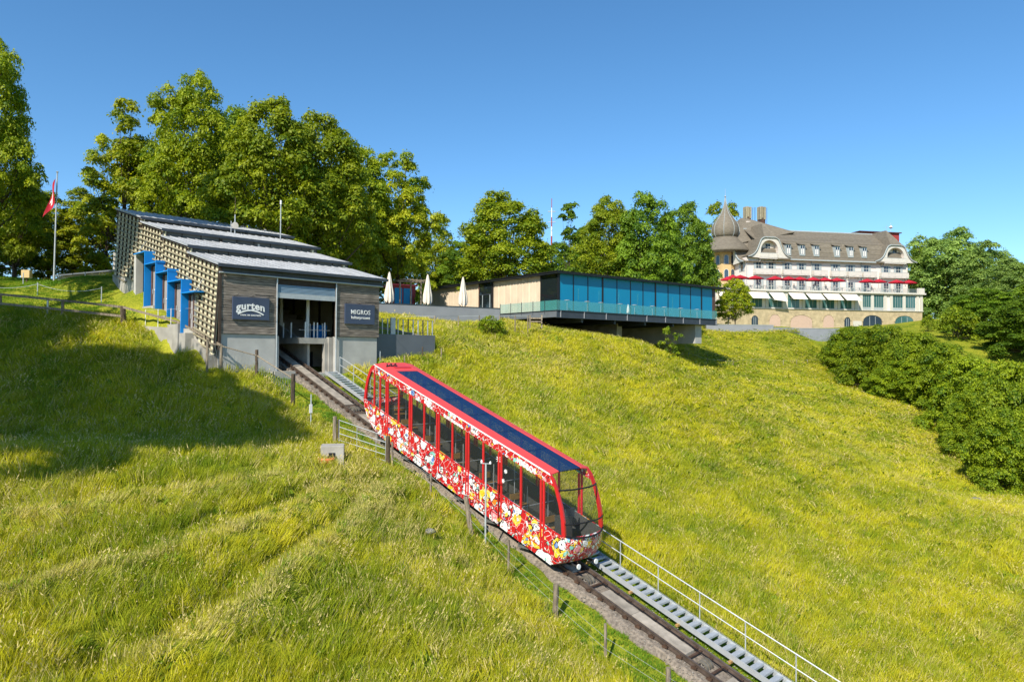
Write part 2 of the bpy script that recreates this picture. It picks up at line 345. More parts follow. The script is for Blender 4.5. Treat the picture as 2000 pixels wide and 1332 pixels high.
def axis(lo, a, b, hi, st):
    c = list(np.arange(a, b+st*.5, st)); s_ = st; v = b
    while v < hi: s_ *= 1.12; v += s_; c.append(v)
    s_ = st; v = a; L = []
    while v > lo: s_ *= 1.12; v -= s_; L.append(v)
    return np.array(L[::-1]+c)
def build_terrain():
    an = axis(-3500, -34, 44, 3500, .3); at_ = axis(-3500, -14, 46, 3500, .3)
    nn, tt = np.meshgrid(an, at_); x, y = NT(nn.ravel(), tt.ravel()); z = H(x, y)
    co = np.c_[x, y, z]; a, b = nn.shape; i = np.arange(a*b).reshape(a, b)
    q = np.c_[i[:-1, :-1].ravel(), i[:-1, 1:].ravel(), i[1:, 1:].ravel(), i[1:, :-1].ravel()]
    me = bpy.data.meshes.new('ground'); me.vertices.add(len(co)); me.vertices.foreach_set('co', co.ravel())
    me.loops.add(q.size); me.loops.foreach_set('vertex_index', q.ravel()); me.polygons.add(len(q))
    me.polygons.foreach_set('loop_start', np.arange(0, q.size, 4)); me.update(calc_edges=True); me.shade_smooth()
    m, t, bs = newmat('meadow_soil'); N = t.nodes.new; L = t.links.new; tc = N('ShaderNodeTexCoord')
    n1 = N('ShaderNodeTexNoise'); n1.inputs['Scale'].default_value = .35; n1.inputs['Detail'].default_value = 8; L(tc.outputs['Object'], n1.inputs['Vector'])
    n2 = N('ShaderNodeTexNoise'); n2.inputs['Scale'].default_value = 9; n2.inputs['Detail'].default_value = 8; L(tc.outputs['Object'], n2.inputs['Vector'])
    r1 = N('ShaderNodeValToRGB'); r1.color_ramp.elements[0].color = (.10, .15, .010, 1); r1.color_ramp.elements[1].color = (.36, .34, .03, 1)
    r1.color_ramp.elements[0].position = .35; r1.color_ramp.elements[1].position = .65
    mm = N('ShaderNodeMath'); mm.operation = 'MULTIPLY_ADD'; mm.inputs[1].default_value = .5; mm.inputs[2].default_value = .0
    ad = N('ShaderNodeMath'); ad.operation = 'MULTIPLY_ADD'; ad.inputs[1].default_value = .5; L(n2.outputs['Fac'], ad.inputs[0])
    L(n1.outputs['Fac'], mm.inputs[0]); L(mm.outputs[0], ad.inputs[2]); L(ad.outputs[0], r1.inputs[0]); L(r1.outputs[0], bs.inputs['Base Color'])
    bp = N('ShaderNodeBump'); bp.inputs['Strength'].default_value = .8; bp.inputs['Distance'].default_value = .1; L(n2.outputs['Fac'], bp.inputs['Height']); L(bp.outputs[0], bs.inputs['Normal'])
    bs.inputs['Roughness'].default_value = .95; bs.inputs['Specular IOR Level'].default_value = .1
    me.materials.append(m); o = link(me, 'ground', kind='structure'); o['label'] = 'grassy hillside meadow falling to the right below the buildings'
build_terrain()
# ------------------------------------------------------------------ track
T0, T1 = -14.0, 43.0
def sweep(n0, n1, z0, z1, ta, tb, step=1.0, b=None):
    """box section following the track profile, z relative to the rail head"""
    b = b or B(); ts = np.linspace(ta, tb, max(2, int(round((tb-ta)/step))+1))
    vs = []; fs = []
    for t in ts:
        z = ztr(t); vs += [(n0, t, z+z0), (n1, t, z+z0), (n1, t, z+z1), (n0, t, z+z1)]
    for i in range(len(ts)-1):
        o = i*4
        for k in range(4): fs.append((o+k, o+(k+1) % 4, o+4+(k+1) % 4, o+4+k))
    fs += [(0, 3, 2, 1), tuple(len(vs)-4+k for k in range(4))]
    return b.add(vs, fs)
tr = thing('railway_track', None, None, 'k', (0, 0, ztr(0)-.3), kind='structure')
tr['label'] = 'rusty single funicular track on its gravelly concrete bed'
def bed():
    ts = np.linspace(T0, T1, 260); P_ = []
    for t in ts:
        e = .16*math.sin(t*1.9)+.1*math.sin(t*4.7+1); z = ztr(t)
        wd = .90+.16*float(sstep(14, 2, t)); P_.append([(-wd-.1-e*.6, t, z-.85), (-wd-e*.6, t, z-.36), (-.80, t, z-.20), (.85, t, z-.20), (1.02, t, z-.30), (1.05, t, z-.85)])
    return B().grid(P_)
bed().obj('gravel_bed', 'bed', tr)
SHV = [20.2, 1.75+2.05, -1.55]     # guide pulleys along the line
SHV = [18.0+1.5, 3.35, -1.62, -7.0]
def slabs():
    cuts = sorted([T0]+[s for q in SHV for s in (q-.85, q+.55)]+[T1])
    for a, b_ in zip(cuts[::2], cuts[1::2]):
        t = a
        while t < b_-.05:
            e = min(t+2.2, b_); sweep(-.30, .22, -.2, -.085, t+.006, e-.006, 3).obj('concrete_slab', 'slab', tr); t = e
slabs()
for s_ in (-1, 1):
    b = B(); n0 = s_*.5
    sweep(n0-.035, n0+.035, -.035, 0, T0, T1, 1.5, b); sweep(n0-.011, n0+.011, -.13, -.035, T0, T1, 1.5, b); sweep(n0-.065, n0+.065, -.155, -.13, T0, T1, 1.5, b)
    b.obj('rail', 'rail', tr)
    t = -12.0; c = B()
    while t < 40:
        for q in (-1, 1):
            z = ztr(t); c.box(n0+q*.10-.045, n0+q*.10+.045, t-.10, t+.10, z-.17, z-.10)
            c.box(n0+q*.08-.02, n0+q*.08+.02, t-.03, t+.03, z-.10, z-.065)
        t += .55
    c.obj('rail_clips', 'rust', tr, kind='stuff')
sweep(.245, .265, -.08, -.06, T0, T1, 1.5).obj('cable', 'black', tr)
sweep(.34, .355, -.10, -.085, T0, T1, 1.5).obj('cable', 'black', tr)
t = -12.2
while t < 23:     # short timber bearers that carry the stairs
    z = ztr(t); B().box(.98, 1.2, t-.05, t+.05, z-.22, z-.14).obj('bearer', 'benchwood', tr); t += 2.05
for i, q in enumerate(SHV):
    sh = thing('cable_pulley', ['cable guide pulley between the rails just outside the station mouth', 'cable guide pulley between the rails at the foot of the red carriage',
                                'cable guide pulley between the rails near the bottom edge of the photo', 'cable guide pulley far down the track below the picture'][i],
               'pulley', 'k', (0, q, ztr(q)-.2), group='cable guide pulleys between the rails') if i < 3 else None
    if sh is None: continue
    z = ztr(q); dz = ztr(q+.5)-z
    for tt in (q-.42, q+.42):
        zz = ztr(tt); B().box(-.46, .46, tt-.045, tt+.045, zz-.13, zz-.085).obj('frame_bar', 'rust', sh)
    for k in range(3):
        nx = -.2+k*.16; b = B(); ring = []
        R1, R0 = .21, .14
        for w_, rr in ((.035, R1), ):
            pts = [(nx-.035, q, z-.16)]
        vs = []; fs = []; kk = 20
        for g in range(kk):
            a = 2*math.pi*g/kk
            for nn_, rr in ((nx-.04, R1), (nx+.04, R1), (nx+.04, R0), (nx-.04, R0)):
                vs.append((nn_, q+rr*math.cos(a), z-.20+rr*math.sin(a)+dz*2*rr*math.cos(a)*.5))
        for g in range(kk):
            o = g*4; p_ = ((g+1) % kk)*4
            for e in range(4): fs.append((o+e, o+(e+1) % 4, p_+(e+1) % 4, p_+e))
        b.add(vs, fs); wl = b.obj('pulley_wheel', 'pulley', sh)
        if k == 0:
            h = B()
            for g in range(5):
                a = g*math.pi/5*2; h.box(nx-.02, nx+.02, q-.02, q+.02, z-.21, z-.19)
                h.tube((nx, q, z-.2), (nx, q+.15*math.cos(a), z-.2+.15*math.sin(a)), .018, k=4)
            h.obj('spokes', 'concrete', sh)
    B().box(-.33, .36, q-.5, q+.5, z-.62, z-.60).obj('pit_floor', 'black', sh)
# ------------------------------------------------------------------ steel stairs and handrail
st = thing('metal_staircase', 'long galvanised steel service stairs climbing right beside the track', 'stairs', 'k', (1.5, 0, ztr(0)-.2))
ts0, ts1 = -13.0, 24.6
for n0 in (1.13, 1.86): sweep(n0-.012, n0+.012, -.15, .06, ts0, ts1, 1.5).obj('stringer', 'galv', st)
tread = B().box(1.145, 1.845, -.115, .115, -.02, .0).box(1.145, 1.845, -.118, -.105, -.07, 0).box(1.2, 1.23, -.1, .1, -.1, -.02).box(1.76, 1.79, -.1, .1, -.1, -.02).mesh('tread', 'galv', off=(1.5, 0, 0))
t = ts0+.3
while t < ts1-.1:
    o = link(tread, 'tread', st); o.location = (0, t, ztr(t)-(ztr(0)-.2)+.02); t += .335
hr = thing('handrail', 'thin galvanised tube handrail with middle rail along the steel stairs', 'handrail', 'k', (1.98, 0, ztr(0)))
for h in (.98, .5):
    b = B(); tt = np.linspace(-13, 23.9, 24); b.pipe([(1.98, t, ztr(t)+h) for t in tt], .024 if h > .6 else .019, k=6); b.obj('rail_tube', 'galv', hr)
B().pipe([(1.98, t, ztr(t)+.02) for t in np.linspace(-13, 23.9, 24)], .006, k=4).obj('wire', 'galv', hr)
pt = [3.3-1.775*i for i in range(9)]+[3.3+1.775*i for i in range(1, 12)]
for t in pt: B().tube((1.98, t, ztr(t)-.35), (1.98, t, ztr(t)+.98), .021, k=6).obj('rail_post', 'galv', hr)
b = B().pipe([(1.98, 23.9, ztr(23.9)+.98), (1.98, 24.35, ztr(24.3)+.98), (1.98, 24.35, ztr(24.3)-.2)], .024); b.pipe([(1.98, 23.9, ztr(23.9)+.5), (1.98, 24.35, ztr(24.3)+.5)], .02)
b.obj('end_post', 'galv', hr)
# ------------------------------------------------------------------ funicular carriage
def grafmat(name='doodle_wrap', k_=1., s_=1.):
    m, t, b = newmat(name); N = t.nodes.new; L = t.links.new
    tc = N('ShaderNodeTexCoord'); nz = N('ShaderNodeTexNoise'); nz.inputs['Scale'].default_value = 2.6; nz.inputs['Detail'].default_value = 1
    L(tc.outputs['Object'], nz.inputs['Vector'])
    mx = N('ShaderNodeVectorMath'); mx.operation = 'MULTIPLY_ADD'; L(nz.outputs['Color'], mx.inputs[0]); mx.inputs[1].default_value = (.28, .28, .28); L(tc.outputs['Object'], mx.inputs[2])
    cur = None
    base = (.50, .016, .018, 1)
    def mixc(fac, a, b_):
        q = N('ShaderNodeMix'); q.data_type = 'RGBA'; L(fac, q.inputs[0])
        if isinstance(a, tuple): q.inputs[6].default_value = a
        else: L(a, q.inputs[6])
        if isinstance(b_, tuple): q.inputs[7].default_value = b_
        else: L(b_, q.inputs[7])
        return q.outputs[2]
    def lt(x, v):
        q = N('ShaderNodeMath'); q.operation = 'LESS_THAN'; L(x, q.inputs[0]); q.inputs[1].default_value = v; return q.outputs[0]
    cols = [(0, (.8, .8, .78)), (.22, (.80, .50, .03)), (.44, (.50, .016, .018)), (.49, (.8, .8, .78)), (.60, (.22, .55, .45)), (.68, (.75, .26, .28)), (.76, (.78, .74, .70)), (.84, (.75, .2, .02)), (.90, (.10, .22, .50)), (.94, (.8, .8, .78))]
    cur = base
    for sc, r_out, r_in, keep in ((1.7, .57, .51, .55), (2.9, .52, .45, .55), (5.2, .42, .33, .50), (11, .33, .22, .30)):
        v = N('ShaderNodeTexVoronoi'); v.inputs['Scale'].default_value = sc*s_; keep *= k_; v.inputs['Randomness'].default_value = .85; L(mx.outputs[0], v.inputs['Vector'])
        sep = N('ShaderNodeSeparateColor'); L(v.outputs['Color'], sep.inputs[0])
        rp = N('ShaderNodeValToRGB'); rp.color_ramp.interpolation = 'CONSTANT'
        while len(rp.color_ramp.elements) < len(cols): rp.color_ramp.elements.new(1)
        for e, (p, c) in zip(rp.color_ramp.elements, cols): e.position = p; e.color = (*c, 1)
        L(sep.outputs[0], rp.inputs[0])
        kp = lt(sep.outputs[1], keep); outr = lt(v.outputs['Distance'], r_out); inn = lt(v.outputs['Distance'], r_in); dot = lt(v.outputs['Distance'], .10)
        f1 = N('ShaderNodeMath'); f1.operation = 'MULTIPLY'; L(kp, f1.inputs[0]); L(outr, f1.inputs[1])
        f2 = N('ShaderNodeMath'); f2.operation = 'MULTIPLY'; L(kp, f2.inputs[0]); L(inn, f2.inputs[1])
        f3 = N('ShaderNodeMath'); f3.operation = 'MULTIPLY'; L(f2.outputs[0], f3.inputs[0]); L(dot, f3.inputs[1])
        cur = mixc(f1.outputs[0], cur, (.03, .02, .03, 1)); cur = mixc(f2.outputs[0], cur, rp.outputs[0]); cur = mixc(f3.outputs[0], cur, (.02, .02, .03, 1))
    # thin white scribble lines
    wv = N('ShaderNodeTexVoronoi'); wv.feature = 'DISTANCE_TO_EDGE'; wv.inputs['Scale'].default_value = 3.4; L(mx.outputs[0], wv.inputs['Vector'])
    cur = mixc(lt(wv.outputs['Distance'], .014), cur, (.8, .8, .78, 1))
    L(cur, b.inputs['Base Color']); b.inputs['Roughness'].default_value = .32
    return m
M['doodle'] = grafmat(); M['doodle_band'] = grafmat('doodle_band', .62, 1.5); M['doodle_nose'] = grafmat('doodle_nose', 1., 1.7)
CT = 10.2; ZC = ztr(CT)
car = thing('funicular_carriage', 'long sloping red funicular carriage covered in colourful cartoon doodles', 'carriage', 'k', (0, CT, ZC+.0))
SL = ztr(CT+.5)-ztr(CT-.5)
def zc(t): return ZC+SL*(t-CT)
HW = 1.15
# side silhouettes (t, height above rail), near end and far end
NEAR = [(4.25, .16), (3.85, .45), (3.66, .8), (3.58, 1.2), (3.53, 1.55)]
NEARU = [(3.53, 1.55), (3.56, 2.1), (3.68, 2.6), (3.88, 3.1), (4.08, 3.42), (4.3, 3.58)]
FAR = [(15.4, .22), (16.1, .42), (16.6, .75), (16.85, 1.15), (16.92, 1.55)]
FARU = [(16.92, 1.55), (16.85, 2.1), (16.7, 2.6), (16.5, 3.05), (16.3, 3.35), (16.05, 3.55)]
BELT = 1.50; WTOP = 3.12; ROOF = 3.58
for s_ in (-1, 1):
    # lower flank with recessed service groove
    n0 = s_*HW
    lo = [(t, h) for t, h in NEAR if h < BELT]; hi = [(t, h) for t, h in FAR if h < BELT]
    pts = lo[::-1]+[]
    poly = [(n0, t, zc(t)+h) for t, h in lo]+[(n0, 3.53, zc(3.53)+BELT+.02), (n0, 16.92, zc(16.92)+BELT+.04)]+[(n0, t, zc(t)+h) for t, h in hi[::-1]]
    B().poly(poly, (-s_*.05, 0, 0)).obj('side_panel', 'doodle', car)
    # darker join strip
    B().poly([(n0+s_*.003, 4.2, zc(4.2)+.56), (n0+s_*.003, 16.4, zc(16.4)+.62), (n0+s_*.003, 16.4, zc(16.4)+.65), (n0+s_*.003, 4.2, zc(4.2)+.59)], (s_*.012, 0, 0)).obj('rubbing_strip', 'red', car)
    B().poly([(n0-s_*.052, t, z-.0) for n0_, t, z in poly], (-s_*.02, 0, 0)).obj('inner_lining', 'partition', car)
    # cantrail above the windows
    B().poly([(n0, 4.0, zc(4.0)+WTOP+.05), (n0, 4.3, zc(4.3)+ROOF-.03), (n0, 16.05, zc(16.05)+ROOF-.05), (n0, 16.45, zc(16.45)+WTOP)], (-s_*.06, 0, 0)).obj('cantrail', 'doodle_band', car)
    if s_ < 0: B().poly([(n0+s_*.004, 4.25, zc(4.25)+ROOF-.06), (n0+s_*.004, 4.3, zc(4.3)+ROOF+.0), (n0+s_*.004, 16.05, zc(16.05)+ROOF-.02), (n0+s_*.004, 16.1, zc(16.1)+ROOF-.06)], (s_*.02, 0, 0)).obj('gutter_line', 'white', car)
    # curved end frames
    for prof, dr in ((NEARU, 1), (FARU, -1)):
        inn = [(t+dr*.17, h) for t, h in prof]; inn[0] = (prof[0][0]+dr*.16, prof[0][1])
        pl = [(n0+s_*.008, t, zc(t)+h) for t, h in prof]+[(n0+s_*.008, t, zc(t)+min(h, ROOF-.02)) for t, h in inn[::-1]]
        B().poly(pl, (-s_*.09, 0, 0)).obj('end_frame', 'red', car)
        if dr == 1:
            pass
    pil = [4.68, 5.83, 7.02, 8.03, 9.03, 10.02, 11.02, 12.02, 13.05, 13.98, 14.94, 15.52, 16.02]
    for i, t in enumerate(pil):
        dbl = i in (0, 2, 4, 6, 8, 10); wd = .045
        z0 = zc(t)+(BELT-.05 if not dbl else .5); z1 = zc(t)+WTOP+.04
        for q in ((-.075, .075) if dbl else (0,)):
            B().box(min(n0-s_*.05, n0+s_*.02), max(n0-s_*.05, n0+s_*.02), t+q-wd, t+q+wd, z0, z1).obj('pillar', 'red', car, bevel=.012)
    ed = [3.72]+pil+[16.7]
    for a, b_ in zip(ed[:-1], ed[1:]):
        a2, b2 = a+.06, b_-.06
        if b2-a2 < .2: continue
        B().poly([(n0-s_*.03, a2, zc(a2)+BELT), (n0-s_*.03, b2, zc(b2)+BELT), (n0-s_*.03, b2, zc(b2)+WTOP-(0 if b_ < 16.2 else .25)), (n0-s_*.03, a2, zc(a2)+WTOP-(0 if a > 4 else .35))], (s_*.008, 0, 0)).obj('window_pane', 'carglass', car)
    B().poly([(n0+s_*.002, 3.7, zc(3.7)+BELT-.02), (n0+s_*.002, 16.8, zc(16.8)+BELT-.02), (n0+s_*.002, 16.8, zc(16.8)+BELT+.03), (n0+s_*.002, 3.7, zc(3.7)+BELT+.03)], (s_*.012, 0, 0)).obj('window_sill', 'red', car)
# noses: curved in plan
def nose(prof, dr, bulge, name, m, n_=12, inset=0.0, hw=HW):
    rows = []
    for t, h in prof:
        rr = []
        for i in range(n_+1):
            u = -1+2*i/n_; tt = t-dr*(bulge*(1-abs(u)**2.4)); rr.append((u*(hw-inset), tt, zc(t)+h))
        rows.append(rr)
    return B().grid(rows)
for prof, profu, dr in ((NEAR, NEARU, 1), (FAR, FARU, -1)):
    for nm, pr, mm in (('nose_panel', prof, 'doodle_nose'), ('windscreen', profu, 'carglass')):
        b = nose(pr, dr, .30, nm, mm, inset=.0 if mm == 'doodle_nose' else .03); o = b.obj(nm, mm, car, smooth=True)
        if mm == 'doodle_nose':
            md = o.modifiers.new('thick', 'SOLIDIFY'); md.thickness = .03
    for h, r_ in ((BELT+.08, .035), (2.02, .03), (3.12, .035)):
        tt = np.interp(h, [q[1] for q in profu], [q[0] for q in profu]); pts = []
        for i in range(13):
            u = -1+2*i/12; pts.append((u*(HW-.03), tt-dr*(.30*(1-abs(u)**2.4)+.015), zc(tt)+h+(.10*(u*u-1) if h < 1.8 else 0)))
        B().pipe(pts, r_, k=6).obj('windscreen_bar', 'black', car)
    # wiper-like handhold and bottom lip
    pts = []
    t, h = prof[0]
    for i in range(13):
        u = -1+2*i/12; pts.append((u*(HW-.05), t-dr*(.30*(1-abs(u)**2.4)), zc(t)+h))
    B().pipe(pts, .04, k=6).obj('bottom_lip', 'rubber', car)
# roof
def roofstrip(n0, n1, ta, tb, h0, h1, nm, m):
    B().hexa([(n0, ta, zc(ta)+h0-.06), (n1, ta, zc(ta)+h1-.06), (n1, tb, zc(tb)+h1-.06), (n0, tb, zc(tb)+h0-.06), (n0, ta, zc(ta)+h0), (n1, ta, zc(ta)+h1), (n1, tb, zc(tb)+h1), (n0, tb, zc(tb)+h0)]).obj(nm, m, car, bevel=.015)
roofstrip(-HW+.01, -.66, 4.27, 16.05, ROOF-.02, ROOF+.06, 'roof_panel', 'redroof')
roofstrip(.66, HW-.01, 4.27, 16.05, ROOF+.06, ROOF-.02, 'roof_panel', 'redroof')
roofstrip(-.655, .655, 14.9, 16.05, ROOF+.06, ROOF+.06, 'roof_panel', 'redroof')
roofstrip(-.45, .55, 15.25, 15.4, ROOF+.10, ROOF+.10, 'roof_rib', 'red')
B().poly([(-HW+.02, 16.04, zc(16.04)+ROOF-.03), (HW-.02, 16.04, zc(16.04)+ROOF-.03), (HW-.02, 16.45, zc(16.45)+WTOP), (-HW+.02, 16.45, zc(16.45)+WTOP)], (0, -.04, .0)).obj('roof_end', 'redroof', car)
ta = 4.27
for i in range(6):
    tb = ta+(14.88-4.27)/6; roofstrip(-.65, .65, ta+.012, tb-.012, ROOF+.045, ROOF+.045, 'skylight', 'skyglass'); ta = tb
g = thing('x', None, None, 'k') ; bpy.data.objects.remove(g)
b = B()
for i in range(5): b.tube((-.75+i*.13, 15.5+.1*(i % 2), zc(15.5)+ROOF+.04), (-.66+i*.13, 15.65-.15*(i % 2), zc(15.6)+ROOF+.16), .03, k=6)
b.box(-.8, -.15, 15.48, 15.56, zc(15.5)+ROOF+.03, zc(15.5)+ROOF+.09); b.obj('roof_aerial', 'black', car)
# interior: stepped floor, benches, partitions
k = 0; ta = 4.1
while ta < 16.3:
    tb = min(ta+1.96, 16.5); zf = zc(ta)+.62
    B().box(-1.05, 1.05, ta, tb, zf-.10, zf).obj('floor_step', 'floorgrey', car)
    B().box(-1.05, 1.05, tb-.06, tb, zf, zf+.9).obj('partition', 'partition', car)
    B().tube((-1.05, tb-.03, zf+1.45), (1.05, tb-.03, zf+1.45), .022, k=6).obj('grab_rail', 'galv', car)
    for side in (-1, 1):
        B().tube((side*.62, tb-.08, zf), (side*.62, tb-.08, zf+2.25), .02, k=6).obj('grab_pole', 'galv', car)
        B().box(min(side*.35, side*1.04), max(side*.35, side*1.04), tb-.52, tb-.10, zf+.42, zf+.46).obj('bench_seat', 'benchwood', car)
        B().box(min(side*.35, side*1.04), max(side*.35, side*1.04), tb-.10, tb-.065, zf+.6, zf+.86).obj('bench_back', 'benchwood', car)
        B().box(min(side*.4, side*1.0), max(side*.4, side*1.0), tb-.45, tb-.15, zf, zf+.41).obj('bench_plinth', 'partition', car)
    pl = B().box(-.98, -.72, tb-.075, tb-.062, zf+.98, zf+1.22).obj('notice', 'table', car)
    B().box(-.93, -.77, tb-.079, tb-.0755, zf+1.02, zf+1.18).obj('notice_print', 'partition', pl)
    ta = tb; k += 1
B().box(-.35, .25, 4.35, 4.75, zc(4.4)+.62, zc(4.4)+1.75).obj('driver_desk', 'partition', car)
B().box(-.05, .5, 4.45, 4.5, zc(4.4)+1.6, zc(4.4)+2.0).obj('driver_screen', 'steel_dark', car)
B().box(-1.0, 1.0, 4.4, 16.0, 0, .001)
B().hexa([(-.95, 4.5, zc(4.5)+.12), (.95, 4.5, zc(4.5)+.12), (.95, 15.8, zc(15.8)+.12), (-.95, 15.8, zc(15.8)+.12), (-.95, 4.5, zc(4.5)+.5), (.95, 4.5, zc(4.5)+.5), (.95, 15.8, zc(15.8)+.5), (-.95, 15.8, zc(15.8)+.5)]).obj('underframe', 'rubber', car)
for t in (5.6, 6.6, 13.8, 14.8):
    for s_ in (-1, 1):
        B().tube((s_*.45, t, zc(t)+.24), (s_*.55, t, zc(t)+.24), .23, k=20).obj('wheel', 'rubber', car)
for t, s_, dr in ((3.62, -1, 1), (3.62, 1, 1)):
    n0 = s_*.52; bu = B().tube((n0, t+.3, zc(t)+.38), (n0, t-.22, zc(t)+.36), .045, k=8).obj('buffer', 'rubber', car)
    B().tube((n0, t-.22, zc(t)+.36), (n0, t-.26, zc(t)+.36), .10, k=16).obj('buffer_plate', 'white', bu)
# lettering on the cantrail and stars
def sidetext(body, size, t0, h, par, m, bold=.004, off=-HW-.012, name='lettering', sx=1.0):
    me, co = textmesh(body, size, bold, sx, 'LEFT'); L_ = co.copy()
    n = off-co[:, 2]; t = t0-co[:, 0]; z = np.array([zc(q) for q in t])+h+co[:, 1]; o_ = par['_off']
    me.vertices.foreach_set('co', np.c_[n-o_[0], t-o_[1], z-o_[2]].ravel()); me.materials.append(M[m]); me.update(); return link(me, name, par)
sidetext('MIGROS', .27, 6.05, 3.22, car, 'white', .012)
sidetext('GURTENBAHN', .17, 10.6, 3.17, car, 'white', .008)
for (t, h, r_) in ((7.1+.02, 2.85, .14), (6.7, 2.55, .09), (6.85, 2.1, .09)):
    b = B()
    for g in range(4):
        a = g*math.pi/4; c_, s2 = math.cos(a)*r_, math.sin(a)*r_
        b.tube((-HW-.015+.03, t-c_, zc(t)+h-s2), (-HW-.015+.03, t+c_, zc(t)+h+s2), .016, k=4)
    b.obj('star_sticker', 'white', car)
# ------------------------------------------------------------------ station building
stn = thing('funicular_station', 'dark timber and concrete mountain station with stepped metal roofs and lattice side', 'station', 'k', (0, 25.3, -1))
RF = [(25.02, 29.4, 4.93), (29.4, 33.7, 6.40), (33.7, 37.7, 7.90), (37.7, 43.2, 9.18)]; RS = .245
NL, NR = -5.15, 5.45
def ztop(t):
    for a, b_, e in RF:
        if t <= b_: return e+RS*(t-a)
    return RF[-1][2]+RS*(t-RF[-1][0])
for ri, (a, b_, e) in enumerate(RF):
    nsh = 21; wd = (5.95+5.3)/nsh
    bb = b_+.02 if ri < 3 else b_
    for i in range(nsh):
        n0 = -5.3+i*wd; z0, z1 = e, e+RS*(bb-a)
        q = B().hexa([(n0, a-.05, z0-.07), (n0+wd, a-.05, z0-.07), (n0+wd, bb, z1-.07), (n0, bb, z1-.07), (n0+.018, a-.05, z0), (n0+wd-.018, a-.05, z0), (n0+wd-.018, bb, z1), (n0+.018, bb, z1)])
        q.hexa([(n0-.012, a-.05, z0), (n0+.012, a-.05, z0), (n0+.012, bb, z1), (n0-.012, bb, z1), (n0-.012, a-.05, z0+.045), (n0+.012, a-.05, z0+.045), (n0+.012, bb, z1+.045), (n0-.012, bb, z1+.045)])
        q.obj('roof_sheet', 'roofmetal', stn)
    B().hexa([(-5.2, a+.25, e-.2+RS*.25), (5.85, a+.25, e-.2+RS*.25), (5.85, bb, e-.2+RS*(bb-a)), (-5.2, bb, e-.2+RS*(bb-a)), (-5.2, a+.25, e-.072+RS*.25), (5.85, a+.25, e-.072+RS*.25), (5.85, bb, e-.072+RS*(bb-a)), (-5.2, bb, e-.072+RS*(bb-a))]).obj('roof_deck', 'postwood', stn)
    B().box(-5.28, 5.9, a-.09, a-.052, e-.16, e+.02).obj('eave_trim', 'steel_dark', stn)
    if ri > 0:
        zb = RF[ri-1][2]+RS*(a-RF[ri-1][0])
        for i in range(9):
            n0 = -5.15+i*(10.9/9); B().box(n0+.03, n0+10.9/9-.03, a+.22, a+.27, zb-.25, e-.05).obj('louver_panel', 'louver', stn)
        B().box(-5.2, 5.8, a+.27, a+.33, zb-.4, e-.1).obj('clerestory_frame', 'postwood', stn)
# front: fascia, gutter, boards
for i in range(9):
    n0 = -5.0+i*(10.7/9); B().box(n0+.02, n0+10.7/9-.02, 25.30, 25.36, 4.48, 4.86).obj('fascia_panel', 'louver', stn)
for i in range(5): B().box(-5.0, 5.7, 25.26, 25.30, 4.50+i*.075, 4.535+i*.075).obj('fascia_louver', 'steel_dark', stn)
B().tube((-5.15, 25.12, 4.47), (5.6, 25.12, 4.43), .05, k=8).obj('gutter', 'galv', stn)
for a, c in ((-4.95, -1.74), (2.2, 5.42)):
    z = 1.12; k = 0
    while z < 4.42:
        h = .135+.02*random.random(); j = random.uniform(0, .018)
        if z+h > 4.44: h = 4.44-z
        nm = random.uniform(a+.8, c-.8) if k % 3 == 1 else None
        for x0, x1 in ([(a, c)] if nm is None else [(a, nm-.004), (nm+.004, c)]):
            B().box(x0, x1, 25.27-j, 25.33, z+.006, z+h-.006).obj('board', 'board', stn)
        z += h; k += 1
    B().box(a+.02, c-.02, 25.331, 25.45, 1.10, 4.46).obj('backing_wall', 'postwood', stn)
B().box(-5.10, -4.96, 25.22, 25.40, .2, 4.9).obj('corner_post', 'postwood', stn)
B().box(-1.735, 2.19, 25.28, 25.44, 4.07, 4.44).obj('lintel', 'postwood', stn)
for a, c in ((-5.02, -1.72), (2.27, 5.33)):
    B().box(a, c, 25.36, 25.7, -4, 1.10).obj('concrete_base', 'concrete_pale', stn)
B().box(-1.72, -1.45, 25.45, 25.75, -4, 1.05).obj('pier', 'concrete_pale', stn)
B().box(1.72, 1.95, 25.7, 26.0, -1.25, .70).obj('pier', 'concrete', stn)
B().box(1.95, 2.27, 25.6, 25.9, -1.25, 1.06).obj('pier', 'concrete', stn)
B().box(.35, 2.30, 24.9, 25.8, -1.6, -1.13).obj('threshold', 'concrete_pale', stn)
B().box(-2.1, -.82, 24.6, 25.35, -3.0, -1.0).obj('track_abutment', 'concrete', stn)
for n0 in (-1.72, 2.2): B().tube((n0, 25.2, -1.3 if n0 > 0 else -1.0), (n0, 25.2, 4.4), .045, k=8).obj('jamb_tube', 'galv', stn)
b = thing
sh = B().box(-1.66, 2.14, 25.30, 25.33, 3.32, 4.06).obj('roller_shutter', 'bluesheet', stn)
for i in range(6): B().hexa([(-1.66, 25.24, 3.62+i*.075), (2.14, 25.24, 3.62+i*.075), (2.14, 25.296, 3.62+i*.075), (-1.66, 25.296, 3.62+i*.075), (-1.66, 25.28, 3.68+i*.075), (2.14, 25.28, 3.68+i*.075), (2.14, 25.296, 3.69+i*.075), (-1.66, 25.296, 3.69+i*.075)]).obj('shutter_slat', 'bluesheet', sh)
B().box(-1.66, 2.14, 25.22, 25.27, 3.28, 3.58).obj('bottom_rail', 'galv', sh)
